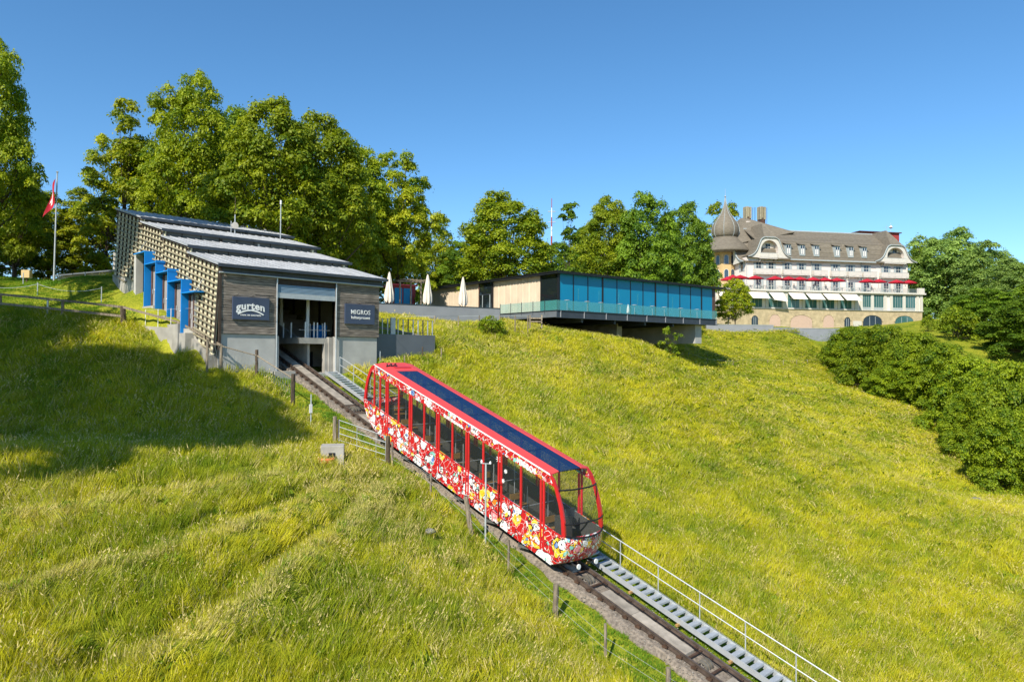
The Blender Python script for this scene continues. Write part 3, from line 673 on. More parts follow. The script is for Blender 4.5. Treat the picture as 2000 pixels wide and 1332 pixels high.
# interior
zp = .98
B().box(.0, 5.3, 25.75, 31, zp-.34, zp+.02).obj('platform', 'concrete', stn)
for i in range(10):
    t = 31+i*1.2; B().box(.95, 5.3, t, t+1.2, zp-.3+i*.4, zp+.4+i*.4).obj('platform_step', 'concrete', stn)
for i in range(10):
    t = 27+i*1.6; B().box(-4.9, -1.3, t, t+1.6, zp-.6+i*.45, zp-.1+i*.45).obj('platform_step', 'concrete', stn)
B().hexa([(.82, 26.2, ztr(26.2)-.8), (.97, 26.2, ztr(26.2)-.8), (.97, 43, ztr(43)-.8), (.82, 43, ztr(43)-.8), (.82, 26.2, .62), (.97, 26.2, .62), (.97, 43, ztr(43)+.6), (.82, 43, ztr(43)+.6)]).obj('track_wall', 'concrete', stn)
B().box(.97, 5.3, 28.6, 28.8, -3, .68).obj('inner_wall', 'concrete', stn)
dd = B().box(1.75, 2.5, 28.54, 28.6, -1.15, .15).obj('inner_door', 'steel_dark', stn)
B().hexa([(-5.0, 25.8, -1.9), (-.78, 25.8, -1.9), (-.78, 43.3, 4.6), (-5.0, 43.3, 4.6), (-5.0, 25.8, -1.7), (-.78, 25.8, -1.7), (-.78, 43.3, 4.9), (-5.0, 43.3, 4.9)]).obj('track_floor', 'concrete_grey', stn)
for i, t in enumerate((27.0, 30.5, 34, 37.5)):
    B().tube((1.25, t, zp if t < 31 else zp+.4*(t-30)/1.2*.83), (1.25, t, ztop(t)-.3), .11, k=12).obj('column', 'white', stn)
for t, n0 in ((26.3, 1.3), (26.5, 1.65), (26.2, 2.0), (27.6, .45), (28.6, .45), (29.8, .5), (28.2, 2.1), (30.2, 1.8), (26.0, .55), (27.5, 2.6)):
    B().tube((n0, t, zp), (n0, t, zp+1.0), .045, k=8).obj('platform_post', 'white', stn)
for i in range(9):
    t = 26.6+i*1.8
    B().box(-1.45, -1.35, t, t+.08, zp-.5+(t-27)*.28, ztop(t)-.25).obj('inner_post', 'white' if i % 2 else 'postwood', stn)
B().box(2.3, 2.9, 27.5, 28.4, zp+.02, zp+.9).obj('blue_counter', 'blue', stn)
B().tube((.1, 25.9, zp+.5), (2.2, 25.9, zp+.5), .012, k=5).obj('cord_rail', 'galv', stn)
for i in range(7):
    t = 26.6+i*1.9; B().box(5.12, 5.2, t, t+.14, .9, ztop(t)-.2).obj('inner_post', 'postwood', stn)
# right wall and back wall follow the roof steps
for ri, (a, b_, e) in enumerate(RF):
    a_ = max(a, 25.72)
    B().poly([(5.25, a_, -2.5), (5.25, b_, -2.5), (5.25, b_, e-.22+RS*(b_-a)), (5.25, a_, e-.22+RS*(a_-a))], (.14, 0, 0)).obj('side_wall', 'panelcream', stn)
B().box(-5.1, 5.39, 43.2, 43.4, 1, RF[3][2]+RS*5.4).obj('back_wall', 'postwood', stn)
# lattice side
ent = [on_n(x, y, -5.75) for (x, y) in ((282, 518), (303.6, 535), (327, 552), (353.7, 574))]
LBT = [(25.4, .0), (26.6, .40), (28.05, .95), (28.1, ent[3][1]+.1)]
for _i in (3, 2, 1, 0): LBT += [(ent[_i][0], (ent[_i][1]+.1)), (ent[_i][0]+.04, (ent[_i-1][1] if _i else ent[0][1]+.86)+.1)]
LBT += [(37.4, ent[0][1]+.96), (37.5, 4.9), (38.6, 4.85), (41.6, 4.9), (43.2, 5.7)]
def zbot(t): return float(np.interp(t, [q[0] for q in LBT], [q[1] for q in LBT]))
def nlat(z, t): return NL-.06*max(0, (ztop(t)-z))*.85
PROJ = .03
for ri, (a, b_, e) in enumerate(RF):
    a0 = max(a, 25.3)
    # cream panels, one per lattice field column
    npn = 7; w_ = (b_-a0)/npn
    for i in range(npn):
        t0, t1 = a0+i*w_, a0+(i+1)*w_; tm = (t0+t1)/2; za, zb_ = max(zbot(t0), zbot(t1)) if abs(zbot(t0)-zbot(t1)) > 1 else min(zbot(t0), zbot(t1)), ztop(tm)-.1
        za -= .05; za = max(za, zbot(tm)-.2)
        def nn_(z): return nlat(z, tm)+.12
        B().hexa([(nn_(za), t0, za), (nn_(za)+.05, t0, za), (nn_(za)+.05, t1, za), (nn_(za), t1, za), (nn_(zb_), t0, zb_), (nn_(zb_)+.05, t0, zb_), (nn_(zb_)+.05, t1, zb_), (nn_(zb_), t1, zb_)]).obj('wall_panel', 'panelcream', stn)
        z0, z1 = zbot(t0+.05)+.03, ztop(t0)-.12; n0, n1 = nlat(z0, t0)+.035, nlat(z1, t0)+.035
        B().hexa([(n0, t0-.035, z0), (n0+.09, t0-.035, z0), (n0+.09, t0+.035, z0), (n0, t0+.035, z0), (n1, t0-.035, z1), (n1+.09, t0-.035, z1), (n1+.09, t0+.035, z1), (n1, t0+.035, z1)]).obj('lattice_post', 'postwood', stn)
    kk = 0
    while True:
        zz = lambda t, k=kk: e-.16+RS*(t-a)-k*.335
        ts = np.arange(a0, b_-.02, .06); ok = [zz(t) > zbot(t)+.03 for t in ts]
        if not any(ok): break
        # contiguous runs
        i = 0
        while i < len(ts):
            if ok[i]:
                j = i
                while j+1 < len(ts) and ok[j+1]: j += 1
                if ts[j]-ts[i] > .35:
                    p, q = ts[i]+.01, min(ts[j]+.05, b_-.01); zp_, zq = zz(p), zz(q); np_, nq = nlat(zp_, p), nlat(zq, q)
                    B().hexa([(np_-.04, p, zp_-.04), (np_+.035, p, zp_-.04), (nq+.035, q, zq-.04), (nq-.04, q, zq-.04), (np_-.04, p, zp_+.04), (np_+.035, p, zp_+.04), (nq+.035, q, zq+.04), (nq-.04, q, zq+.04)]).obj('lattice_slat', 'slat', stn)
                i = j+1
            else: i += 1
        kk += 1
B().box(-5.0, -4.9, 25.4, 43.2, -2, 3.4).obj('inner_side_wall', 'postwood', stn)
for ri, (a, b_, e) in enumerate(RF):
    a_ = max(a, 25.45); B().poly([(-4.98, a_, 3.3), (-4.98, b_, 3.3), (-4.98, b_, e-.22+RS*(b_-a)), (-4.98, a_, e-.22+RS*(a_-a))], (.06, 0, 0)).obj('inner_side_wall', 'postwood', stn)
B().hexa([(-5.35, 37.9, 2.5), (-5.0, 37.9, 2.5), (-5.0, 43.3, 4.4), (-5.35, 43.3, 4.4), (-5.35, 37.9, 4.8), (-5.0, 37.9, 4.8), (-5.0, 43.3, 5.7), (-5.35, 43.3, 5.7)]).obj('plinth', 'concrete', stn)
B().hexa([(-5.5, 25.5, -2.2), (-5.05, 25.5, -2.2), (-5.05, 28.1, -1.5), (-5.5, 28.1, -1.5), (-5.5, 25.5, -.1), (-5.05, 25.5, -.1), (-5.05, 28.1, .9), (-5.5, 28.1, .9)]).obj('plinth', 'concrete', stn)
# blue entrances
NO = -5.75

fins = [(e_[0], e_[1]) for e_ in ent]     # outer edge: t of fin, canopy level that starts there
ends = fins[1:]+[(fins[3][0]-2.35, None)]
ctop = [fins[0][1]+.78]+[f[1] for f in fins]
for i, (tf, cz) in enumerate(fins):
    zt = ctop[i]
    gz = (3.25, 2.55, 2.0, 1.45)[i]
    B().box(NO, -5.05, tf-.05, tf+.05, gz-.6, cz).obj('entrance_fin', 'blue', stn)
    B().box(NO, -5.05, tf-.05, tf+.05, cz+.08, cz+.86).obj('canopy_upstand', 'blue', stn)
    te = tf-2.14 if i < 3 else tf-2.0
    B().box(NO-.02, -5.05, te, tf+.05, cz+.0, cz+.075).obj('canopy', 'blue', stn)
    # doorway between this fin and the next one
    zf = gz+.02-.35; d0, d1 = (tf-2.0 if i < 3 else tf-.9), tf-.08
    B().box(NO-.1, -5.0, (tf-2.05 if i < 3 else tf-1.0), tf-.06, gz-2.0, zf+.05).obj('door_step', 'concrete', stn)
    dr_ = B().box(-5.30, -5.22, d0+(.65 if i < 3 else .16), d1-.22, zf+.05, cz-.08).obj('door', 'doorgrey', stn)
    for q0, q1 in ((d1-.21, d1-.02), (d0+(.45 if i < 3 else .02), d0+(.64 if i < 3 else .15))): B().box(-5.36, -5.2, q0, q1, zf, cz-.04).obj('frame', 'brownframe', dr_)
    B().box(-5.37, -5.33, d1-.35, d1-.31, zf+.9, zf+1.2).obj('handle', 'galv', dr_)
    B().box(-5.2, -5.02, d0-.2, d1, zf-.2, cz).obj('door_wall', 'panelcream' if i == 3 else 'brownframe', stn)
tf, cz = fins[0]
B().box(NO-.02, -5.05, tf-.05, tf+2.1, cz+.86, cz+.93).obj('canopy', 'blue', stn)
B().box(-5.6, -5.15, tf+2.1, tf+2.5, 1.5, cz+.85).obj('end_pier', 'concrete_pale', stn)
tf, cz = fins[3]; B().box(-5.32, -5.2, tf-.99, tf-.9, 1.0, cz).obj('canopy_post', 'galv', stn)
B().tube((NO+.2, fins[3][0]-1.6, cz+.08), (-5.2, fins[3][0]-1.8, cz+.85), .015, k=5).obj('stay_rod', 'galv', stn)
B().tube((NO+.1, fins[0][0]+1.9, fins[0][1]+.93), (-5.2, fins[0][0]+1.3, fins[0][1]+1.8), .015, k=5).obj('stay_rod', 'galv', stn)
for i in range(3):
    tf, cz = fins[i+1]; B().lathe([(.0, -.07), (.07, 0), (.0, .07)], (NO+.03, tf+.12, cz-1.0), k=8).obj('wall_lamp', 'white', stn)
# roof fittings (things of their own)
t_, z_ = on_n(459, 433, 1.0); zt_ = on_n(461, 385, 1.0)[1]
a = thing('antenna_mast', 'thin whip antenna above the top roof left of the white dish', 'antenna', 'k', (1, t_, z_))
B().tube((1, t_, ztop(t_)), (1, t_, z_+.5), .04, k=6).obj('pole', 'galv', a); B().tube((1, t_, z_+.5), (1, t_, zt_), .018, k=5).obj('rod', 'brownframe', a)
t_, z_ = on_n(548, 444, 4.0); zt_ = on_n(548, 392, 4.0)[1]
a = thing('vent_mast', 'grey pole with a white cap rising behind the station roof', 'mast', 'k', (4, t_, z_))
B().tube((4, t_, ztop(min(t_, 42))-.5), (4, t_, zt_-.3), .04, k=6).obj('pole', 'galv', a); B().tube((4, t_, zt_-.3), (4, t_, zt_), .07, k=8).obj('cap', 'white', a)
a = thing('radio_dish', 'small round cream radio dish standing on the stepped station roof', 'dish', 'k', (1.2, 37.3, 8.7))
t_ = 37.2; nd, _ = on_t(458, 441, t_); z_ = on_t(458, 441, t_)[1]; zr = ztop(t_)
B().tube((nd-.25, t_, zr), (nd-.25, t_, z_+.3), .03, k=6).obj('bracket', 'galv', a)
B().tube((nd, t_-.12, z_), (nd, t_+.06, z_), .25, .2, k=18).obj('drum', 'parasol', a)
B().tube((nd-.3, t_, z_), (nd, t_, z_), .025, k=5).obj('arm', 'galv', a)
# signs
def sign(nm, label, n0, n1, z0, z1):
    s_ = thing(nm, label, 'sign', 'k', (n0, 25.2, z0))
    B().box(n0, n1, 25.13, 25.24, z0, z1).obj('board', 'signblue', s_, bevel=.01)
    L_ = n1-n0
    for q in (.06, .5, .95):
        x = n0+L_*q; B().tube((x, 25.26, z1+.04), (x, 24.62, z1+.10), .012, k=5).obj('lamp_arm', 'black', s_)
    B().box(n0+L_*.5, n1+.02, 24.58, 24.64, z1+.07, z1+.12).obj('lamp_bar', 'black', s_)
    return s_
def fronttext(body, size, nc, z, par, m, bold, sx=1, arch=0, t=25.12):
    me, co = textmesh(body, size, bold, sx); y = co[:, 1]+z-arch*co[:, 0]**2; o_ = par['_off']
    me.vertices.foreach_set('co', np.c_[co[:, 0]+nc-o_[0], t-co[:, 2]-o_[1], y-o_[2]].ravel()); me.materials.append(M[m]); me.update(); return link(me, 'lettering', par)
s1 = sign('station_sign', 'dark blue sign with white bold name over an arc, left of the opening', -4.37, -2.22, 1.92, 3.19)
nc = -3.33
fronttext('gurten', .58, nc, 2.52, s1, 'white', .017, 1.02, .16)
pts = []
for i in range(17):
    u = -1+2*i/16; pts.append((nc+u*.78, 25.118, 2.50-.26*u*u))
lo = [(nc+u*.74, 25.118, 2.41-.235*u*u+.0) for u in np.linspace(.98, -.98, 17)]
B().poly(pts+lo, (0, -.012, 0)).obj('arc', 'white', s1)
fronttext('PARK IM GRÜNEN', .125, nc, 2.13, s1, 'white', .003, 1.12)
s2 = sign('sponsor_sign', 'dark blue sign with two lines of white lettering, right of the opening', 2.80, 5.0, 1.92, 3.19)
fronttext('MIGROS', .40, 3.93, 2.55, s2, 'white', .003, .95)
fronttext('kulturprozent', .25, 3.93, 2.26, s2, 'white', .005, .92)
# ------------------------------------------------------------------ retaining wall east of the station
rw = thing('retaining_wall', 'low blue-grey concrete retaining wall joined to the right side of the station', 'wall', 'k', (8, 26, -.5))
B().poly([(5.36, 25.9, -2.6), (10.62, 25.9, -2.6), (10.62, 25.9, 1.38), (5.36, 25.9, 1.38)], (0, .3, 0)).obj('wall_face', 'concrete_grey', rw)
B().box(10.32, 10.62, 26.2, 31, -1.5, 1.38).obj('side_face', 'concrete_grey', rw)
B().box(5.40, 10.3, 26.21, 33, 1.0, 1.33).obj('walkway', 'concrete', rw)
rl = thing('terrace_railing', 'dark bar railing with steel and wooden posts on the blue-grey wall', 'railing', 'k', (8, 26.05, 1.38))
for i, n0 in enumerate(np.linspace(5.8, 10.5, 12)):
    B().box(n0-.03, n0+.03, 26.02, 26.08, 1.36, 2.42).obj('post', 'steel_dark' if i % 3 == 0 else 'galv', rl)
for z in (1.5, 2.4): B().box(5.5, 10.55, 26.035, 26.065, z, z+.03).obj('bar', 'steel_dark', rl)
B().box(6.9, 7.25, 25.98, 26.1, 1.36, 2.5).obj('panel', 'galv', rl)
B().hexa([(6.0, 29.9, 2.3), (6.1, 29.9, 2.3), (10.4, 27.2, 1.3), (10.3, 27.2, 1.3), (6.0, 29.9, 2.42), (6.1, 29.9, 2.42), (10.4, 27.2, 1.42), (10.3, 27.2, 1.42)]).obj('sloping_handrail', 'fencewood', rl)
# ------------------------------------------------------------------ pavilion
pc = at_y(1088, 606, 66); PA = math.radians(38.1)
FR['p'] = (pc[0], pc[1], PA)
def on_wall(px, py, frame, y):
    """pixel -> (x, z) on the plane y = const of a frame"""
    fx, fy, a = FR[frame]; D = ray(px, py); nx, ny = -math.sin(a), math.cos(a)
    k = (fx*nx+fy*ny+y)/(D[0]*nx+D[1]*ny); p = D*k; return (p[0]-fx)*math.cos(a)+(p[1]-fy)*math.sin(a), p[2]
def on_side(px, py, frame, x):
    fx, fy, a = FR[frame]; D = ray(px, py); nx, ny = math.cos(a), math.sin(a)
    k = (fx*nx+fy*ny+x)/(D[0]*nx+D[1]*ny); p = D*k; return (p[0]-fx)*-math.sin(a)+(p[1]-fy)*math.cos(a), p[2]
pv = thing('glass_pavilion', 'flat-roofed glass pavilion with blue blinds and cream curtains on a dark steel deck', 'pavilion', 'p', (12, 6, 3.5))
DZ = 4.18; LX = on_wall(1400, 630, 'p', 0)[0]; LYk = 22.5; GI = 1.2
B().box(.05, LX, .05, 20, DZ-.55, DZ-.05).obj('deck_slab', 'black', pv)
B().box(0, LX, -.02, .03, DZ-.60, DZ).obj('deck_beam', 'steel_dark', pv)
B().box(-.02, LX+.05, -.10, .14, DZ, DZ+.05).obj('deck_flange', 'steel_dark', pv); B().box(-.02, LX+.05, -.10, .14, DZ-.66, DZ-.60).obj('deck_flange', 'steel_dark', pv)
ys, _ = on_side(977, 625, 'p', 0)
B().box(-.03, .02, .05, ys, DZ-.60, DZ).obj('deck_beam', 'concrete_grey', pv); B().box(-.10, .1, .0, ys, DZ, DZ+.05).obj('deck_flange', 'steel_dark', pv)
for X in (172, 402, 617, 822, 1013, 1196, 1369, 1531, 1690):
    x, _ = on_wall(1060+X/5, 620, 'p', 0); B().poly([(x-.03, -.02, DZ-.6), (x-.03, -.10, DZ-.6), (x-.03, -.10, DZ), (x-.03, -.02, DZ)], (.06, 0, 0)).obj('deck_rib', 'wall_grey', pv)
ZG0, ZG1 = DZ+.06, 7.80
ed = [148, 298, 440, 584, 724, 856, 978, 1100, 1223, 1338, 1443, 1550, 1657]
xs = [on_wall(1060+X/5, 560, 'p', GI)[0] for X in ed]; xs[0] = max(xs[0], GI+.1); XE = xs[-1]+.5
for i in range(12):
    B().box(xs[i]+.05, xs[i+1]-.05, GI, GI+.03, ZG0, ZG1).obj('glass_pane', 'bluepane', pv)
    wm = .11 if i in (0, 3, 7, 11) else .05
    B().box(xs[i]-wm, xs[i]+wm, GI-.03, GI+.12, ZG0, ZG1).obj('mullion', 'black', pv)
B().box(xs[12]-.05, XE, GI-.02, GI+.14, ZG0, ZG1).obj('mullion', 'brownframe', pv)
for X, y0, y1 in ((347, 320, 430), (549, 340, 440), (742, 358, 465), (926, 370, 520), (1266, 405, 520), (1047, 460, 560)):
    xa, za = on_wall(1060+X/5, 500+y0/5, 'p', GI); xb, zb_ = on_wall(1060+X/5, 500+y1/5, 'p', GI)
    B().box(xa-.02, xa+.02, GI-.03, GI-.005, zb_, za).obj('blind_cord', 'greenglass', pv)
def yL(px): return on_side(px, 580, 'p', GI)[0]
yy = [GI, yL(1056.9), yL(960.7), yL(936), yL(843)+1.0]
def curtain(y0, y1, nm='curtain', m='curtain', x=GI+.12):
    n = int((y1-y0)/.09); P_ = []
    for z in (ZG0+.02, ZG1-.02): P_.append([(x+.05*math.sin(i*2.1)+.02*math.sin(i*.9), y0+(y1-y0)*i/n, z) for i in range(n+1)])
    return B().grid(P_).obj(nm, m, pv, smooth=True)
c1 = (yy[2]-yy[1])/1
for k in range(8): curtain(yy[1]+c1*k/8, yy[1]+c1*(k+1)/8)
c2 = yy[4]-yy[3]
for k in range(10): curtain(yy[3]+c2*k/10, yy[3]+c2*(k+1)/10)
B().box(GI-.02, GI+.02, yy[0]+.05, yy[1], ZG0, ZG1).obj('dark_pane', 'darkpane', pv)
B().box(GI+.3, GI+.36, yy[0]+.5, yy[1]+.3, ZG0, ZG1).obj('pleated_curtain', 'curtain', pv)
B().box(GI-.02, GI+.02, yy[2], yy[3], ZG0, ZG1).obj('dark_pane', 'darkpane', pv)
dpv = B().box(GI-.05, GI-.021, yy[2]+.3, yy[3]-.7, ZG0, ZG0+2.2).obj('door', 'darkpane', pv)
for y0 in (yy[2]+.25, yy[3]-.75): B().box(GI-.09, GI-.02, y0, y0+.07, ZG0, ZG0+2.25).obj('frame', 'hshutter', dpv)
B().box(GI-.09, GI-.02, yy[2], yy[3], ZG0+2.25, ZG0+2.33).obj('transom', 'steel_dark', pv)
for y0 in (yy[0], yy[1]+.02, yy[2]-.06, yy[3], yy[4]): B().box(GI-.06, GI+.10, y0-.06, y0+.06, ZG0, ZG1).obj('mullion', 'brownframe' if y0 in (yy[3],) else 'black', pv)
B().box(GI+1.2, XE-.2, GI+2.5, 20, ZG0, ZG1).obj('inner_core', 'black', pv)
B().box(.75, XE+1.0, .75, yy[4]+.6, ZG1, ZG1+.12).obj('roof', 'steel_dark', pv); B().box(.65, XE+1.1, .65, yy[4]+.7, ZG1+.12, ZG1+.22).obj('roof_edge', 'black', pv)
# glass balustrade panels
n = 16
for i in range(n):
    a_, b_ = LX*i/n, LX*(i+1)/n; B().box(a_+.01, b_-.01, -.015, .003, DZ+.06, DZ+.98).obj('balustrade_pane', 'greenglass', pv)
m_ = 5
for i in range(m_):
    a_, b_ = ys*i/m_, ys*(i+1)/m_; B().box(-.012, .006, a_+.02, b_-.01, DZ+.06, DZ+.98).obj('balustrade_pane', 'greenglass', pv)
    B().box(-.05, -.015, b_-.05, b_, DZ-.3, DZ+1.05).obj('balustrade_post', 'steel_dark', pv)
xa = on_wall(1358, 650, 'p', .6)[0]; xb = on_wall(1370, 650, 'p', .6)[0]
zb_ = on_wall(1364, 671, 'p', .6)[1]
B().box(xa, xb, .6, 15, zb_-.0, DZ-.67).obj('support_wall', 'concrete_pale', pv)
B().box(xa-9, xa-8.2, 4, 18, 0, DZ-.67).obj('support_wall', 'concrete', pv)
for x in (3.5, 8, 12.5, 17): B().box(x-.12, x+.12, .3, 18, DZ-1.0, DZ-.56).obj('cross_beam', 'steel_dark', pv)
B().box(-.2, 14, 14, 14.4, 1.0, DZ-.6).obj('rear_foundation', 'black', pv)
for i, (x, y) in enumerate([(1.8, .6), (4.4, .55), (6.3, .6), (9.0, .55), (11.2, .6), (13.9, .55), (15.9, .62), (18.6, .6), (21.4, .55)]):
    tb = thing('bar_table', ['at the left corner of the pavilion deck', 'behind the second glass railing panel', 'in front of the third blue pane', 'left of the white object on the deck', 'right of the white object on the deck',
                             'near the middle of the pavilion deck', 'below the eighth blue pane', 'toward the far end of the pavilion deck', 'by the far right end of the pavilion deck'][i].join(['slim standing table ', '']), 'table', 'p', (x, y, DZ+.05), group='standing tables on the pavilion deck')
    B().tube((x, y, DZ+.05), (x, y, DZ+1.05), .025, k=6).obj('stem', 'galv', tb); B().tube((x, y, DZ+1.05), (x, y, DZ+1.09), .27, k=14).obj('table_top', 'galv', tb); B().tube((x, y, DZ+.05), (x, y, DZ+.07), .2, k=12).obj('foot', 'steel_dark', tb)
x, _ = on_wall(1226, 610, 'p', .5)
place('folded_parasol', 'white', B().lathe([(.03, 0), (.16, .15), (.13, .6), (.03, 1.0), (.01, 1.02)], (x, .45, DZ+.05), 8), 'small white folded cover standing behind the deck railing', 'parasol', 'p', (x, .45, DZ+.05))
# terrace in front of the curtains
wl0 = at_y(700, 590, 59.2); wl1 = at_y(976.5, 602, 65.9)
ang = math.atan2(wl1[1]-wl0[1], wl1[0]-wl0[0]); FR['t'] = (wl0[0], wl0[1], ang); WL = math.hypot(wl1[0]-wl0[0], wl1[1]-wl0[1]); TZ = 4.36
tw = thing('terrace_wall', 'long low grey wall with dark coping between the station and the pavilion', 'wall', 't', (WL/2, 0, 2))
B().box(-3, WL, 0, .3, .5, TZ-.05).obj('wall_face', 'wall_grey', tw); B().box(-3, WL+.03, -.04, .34, TZ-.05, TZ).obj('coping', 'steel_dark', tw)
B().box(WL-.3, WL, .3, 9, .5, TZ-.1).obj('wall_return', 'wall_grey', tw)
place('terrace', 'concrete', B().box(-6, WL-.32, .36, 26, 3.2, 4.1), 'paved terrace behind the long grey wall', 'terrace', 't', (5, 5, 4.1), kind='structure')
def closed_parasol(x, y, z, h):
    o = thing('closed_parasol', None, 'parasol', 't', (x, y, z), group='closed cream parasols on the terrace')
    B().tube((x, y, z), (x, y, z+h*1.0), .03, k=6).obj('pole', 'steel_dark', o); B().box(x-.25, x+.25, y-.25, y+.25, z, z+.08).obj('base', 'concrete_grey', o)
    vs = []; fs = []; prof = [(.33, .14), (.36, .22), (.34, .4), (.25, .6), (.17, .8), (.10, .93), (.05, .985), (.02, 1.0)]; kk = 32
    for j, (r_, q) in enumerate(prof):
        for i in range(kk):
            a = 2*math.pi*i/kk; rr = r_*(1+.28*math.cos(a*8+j*.1)*min(1, r_*3)); dz = (.10*math.cos(a*8) if j == 0 else 0)-(.06*math.sin(a*3) if j == 0 else 0)
            vs.append((x+rr*math.cos(a), y+rr*math.sin(a), z+h*q+dz))
    for j in range(len(prof)-1):
        for i in range(kk): fs.append((j*kk+i, j*kk+(i+1) % kk, (j+1)*kk+(i+1) % kk, (j+1)*kk+i))
    B().add(vs, fs).obj('folded_canopy', 'parasol', o, smooth=True); return o
def t_at(px, y):
    fx, fy, a = FR['t']; D = ray(px, 600); nx, ny = -math.sin(a), math.cos(a); k = (fx*nx+fy*ny+y)/(D[0]*nx+D[1]*ny); p = D*k
    return (p[0]-fx)*math.cos(a)+(p[1]-fy)*math.sin(a)
for px, lab in ((760, 'closed cream parasol nearest the station, in front of the red pavilion block'), (835, 'closed cream parasol at the shaded left end of the curtain wall'), (904, 'closed cream parasol before the sunlit curtains left of the dark door')):
    closed_parasol(t_at(px, 1.0), 1.0, 4.1, 3.05)['label'] = lab
kx = t_at(768, 10); kx2 = t_at(812, 10)
ks = thing('red_kiosk', 'small red kiosk with two glass panes behind the closed parasols', 'kiosk', 't', (kx, 10, 4.1))
B().box(kx, kx2, 10.1, 12.5, 4.1, 6.95).obj('body', 'brickred', ks); B().box(kx-.15, kx2+.15, 9.9, 12.6, 6.95, 7.1).obj('roof', 'red', ks)
B().box(kx+.15, kx+.95, 10.03, 10.1, 4.7, 6.7).obj('glass_pane', 'bluepane', ks); B().box(kx+1.1, kx+2.0, 10.03, 10.1, 4.7, 6.7).obj('glass_pane', 'bluepane', ks); B().box(kx, kx2, 9.98, 10.1, 4.1, 4.7).obj('plinth', 'wall_grey', ks)
pg = thing('pergola', 'light timber pergola frame standing before the red kiosk', 'pergola', 't', (t_at(800, 7), 7, 4.1))
xs_ = [t_at(q, 7) for q in (781, 802, 822)]
for x in xs_: B().box(x-.06, x+.06, 6.94, 7.06, 4.1, 7.0).obj('post', 'fencewood', pg)
B().box(xs_[0]-.3, xs_[2]+.3, 6.9, 7.0, 7.0, 7.14).obj('beam', 'fencewood', pg)
for x in np.linspace(xs_[0], xs_[2], 6): B().box(x-.04, x+.04, 5.8, 8.6, 7.14, 7.22).obj('rafter', 'fencewood', pg)
# ------------------------------------------------------------------ hotel
P0 = at_y(1457, 600, 150); HA = math.radians(11); FR['h'] = (P0[0], P0[1], HA)
ho = thing('hotel', 'large cream historic hotel with brown mansard roof, bell gables and stone arcade', 'hotel', 'h', (18, 3, 6))
def z3(X, Y): return 1350+X/4, 380+Y/4
def hw(X, Y, y=0): return on_wall(*z3(X, Y), 'h', y)
UL = 38.9
B().box(0, UL, 0, 13, 6, 21.0).obj('main_wall', 'hwhite', ho)
B().box(-9.3, 38.2, -5, -.01, 9.98, 13.35).obj('arcade_wall', 'hwhite', ho)
B().box(-9.3, 38.2, -5.05, -.01, 4.0, 9.80).obj('stone_base', 'hstone', ho)
B().box(-9.5, 38.35, -5.25, 0, 9.82, 9.97).obj('string_course', 'htrim', ho)
B().box(-9.7, 38.7, -5.6, 0, 13.40, 13.75).obj('cornice', 'htrim', ho)
B().box(-9.3, -.01, 0, 12, 5, 13.35).obj('west_wing', 'hwhite', ho); B().box(-9.6, -.01, 0, 12.2, 13.4, 13.75).obj('cornice', 'htrim', ho)
# stone courses on the base
for z in np.arange(6.2, 9.7, .45): B().box(-9.3, 38.2, -5.062, -5.052, z, z+.025).obj('stone_joint', 'hstone', ho)
# terrace railing
for i in range(24):
    u0 = -9.4+i*2.0; 
    if u0 > 36: break
    B().box(u0+.03, u0+1.97, -5.45, -5.42, 13.78, 14.65).obj('railing_pane', 'clearglass', ho); B().box(u0-.03, u0+.03, -5.47, -5.41, 13.75, 14.7).obj('railing_post', 'htrim', ho)
B().box(37.0, 38.4, -5.5, -4.9, 13.75, 14.8).obj('corner_pedestal', 'htrim', ho)
def window(u, z0, z1, wd, y=-.0, pane='winpane', shut=False, par=None, curtain_=False):
    par = par or ho
    f = B().box(u-wd/2-.08, u+wd/2+.08, y-.06, y-.005, z0-.08, z1+.08).obj('window', 'htrim', par)
    B().box(u-wd/2, u+wd/2, y-.09, y-.062, z0, z1).obj('pane', pane, f)
    B().box(u-.03, u+.03, y-.11, y-.092, z0, z1).obj('frame', 'htrim', f)
    if z1-z0 > 1.7: B().box(u-wd/2, u+wd/2, y-.11, y-.092, z0+(z1-z0)*.68, z0+(z1-z0)*.68+.06).obj('frame', 'htrim', f)
    if curtain_:
        for q in (-1, 1): B().box(u+q*wd*.28-wd*.17, u+q*wd*.28+wd*.17, y-.091, y-.0905, z0+.05, z0+(z1-z0)*.62).obj('net_curtain', 'table', f)
    if shut:
        for q in (-1, 1): B().box(u+q*(wd/2+.34)-.26, u+q*(wd/2+.34)+.26, y-.10, y-.03, z0-.04, z1+.04).obj('shutter', 'hshutter', par)
def balcony(u0, u1, z0, y=-.0, d=1.0, h=1.0):
    B().box(u0, u1, y-d, y, z0-.18, z0).obj('balcony_slab', 'htrim', ho)
    n_ = max(1, int((u1-u0)/1.6))
    for i in range(n_):
        a_, b_ = u0+(u1-u0)*i/n_, u0+(u1-u0)*(i+1)/n_; B().box(a_+.03, b_-.03, y-d, y-d+.04, z0+.06, z0+h).obj('balcony_panel', 'htrim', ho)
    B().box(u0, u1, y-d-.02, y-d+.06, z0+h, z0+h+.06).obj('balcony_rail', 'hshutter', ho)
    for u in (u0, u1): B().box(u-.02, u+.02, y-d, y, z0+.06, z0+h).obj('balcony_panel', 'htrim', ho)
    for u in (u0+.3, u1-.3): B().hexa([(u-.08, y-.2, z0-.7), (u+.08, y-.2, z0-.7), (u+.08, y, z0-.8), (u-.08, y, z0-.8), (u-.08, y-d+.1, z0-.19), (u+.08, y-d+.1, z0-.19), (u+.08, y, z0-.19), (u-.08, y, z0-.19)]).obj('bracket', 'htrim', ho)
cols = [525, 622, 748, 860, 980, 1125, 1243, 1365, 1520, 1615]
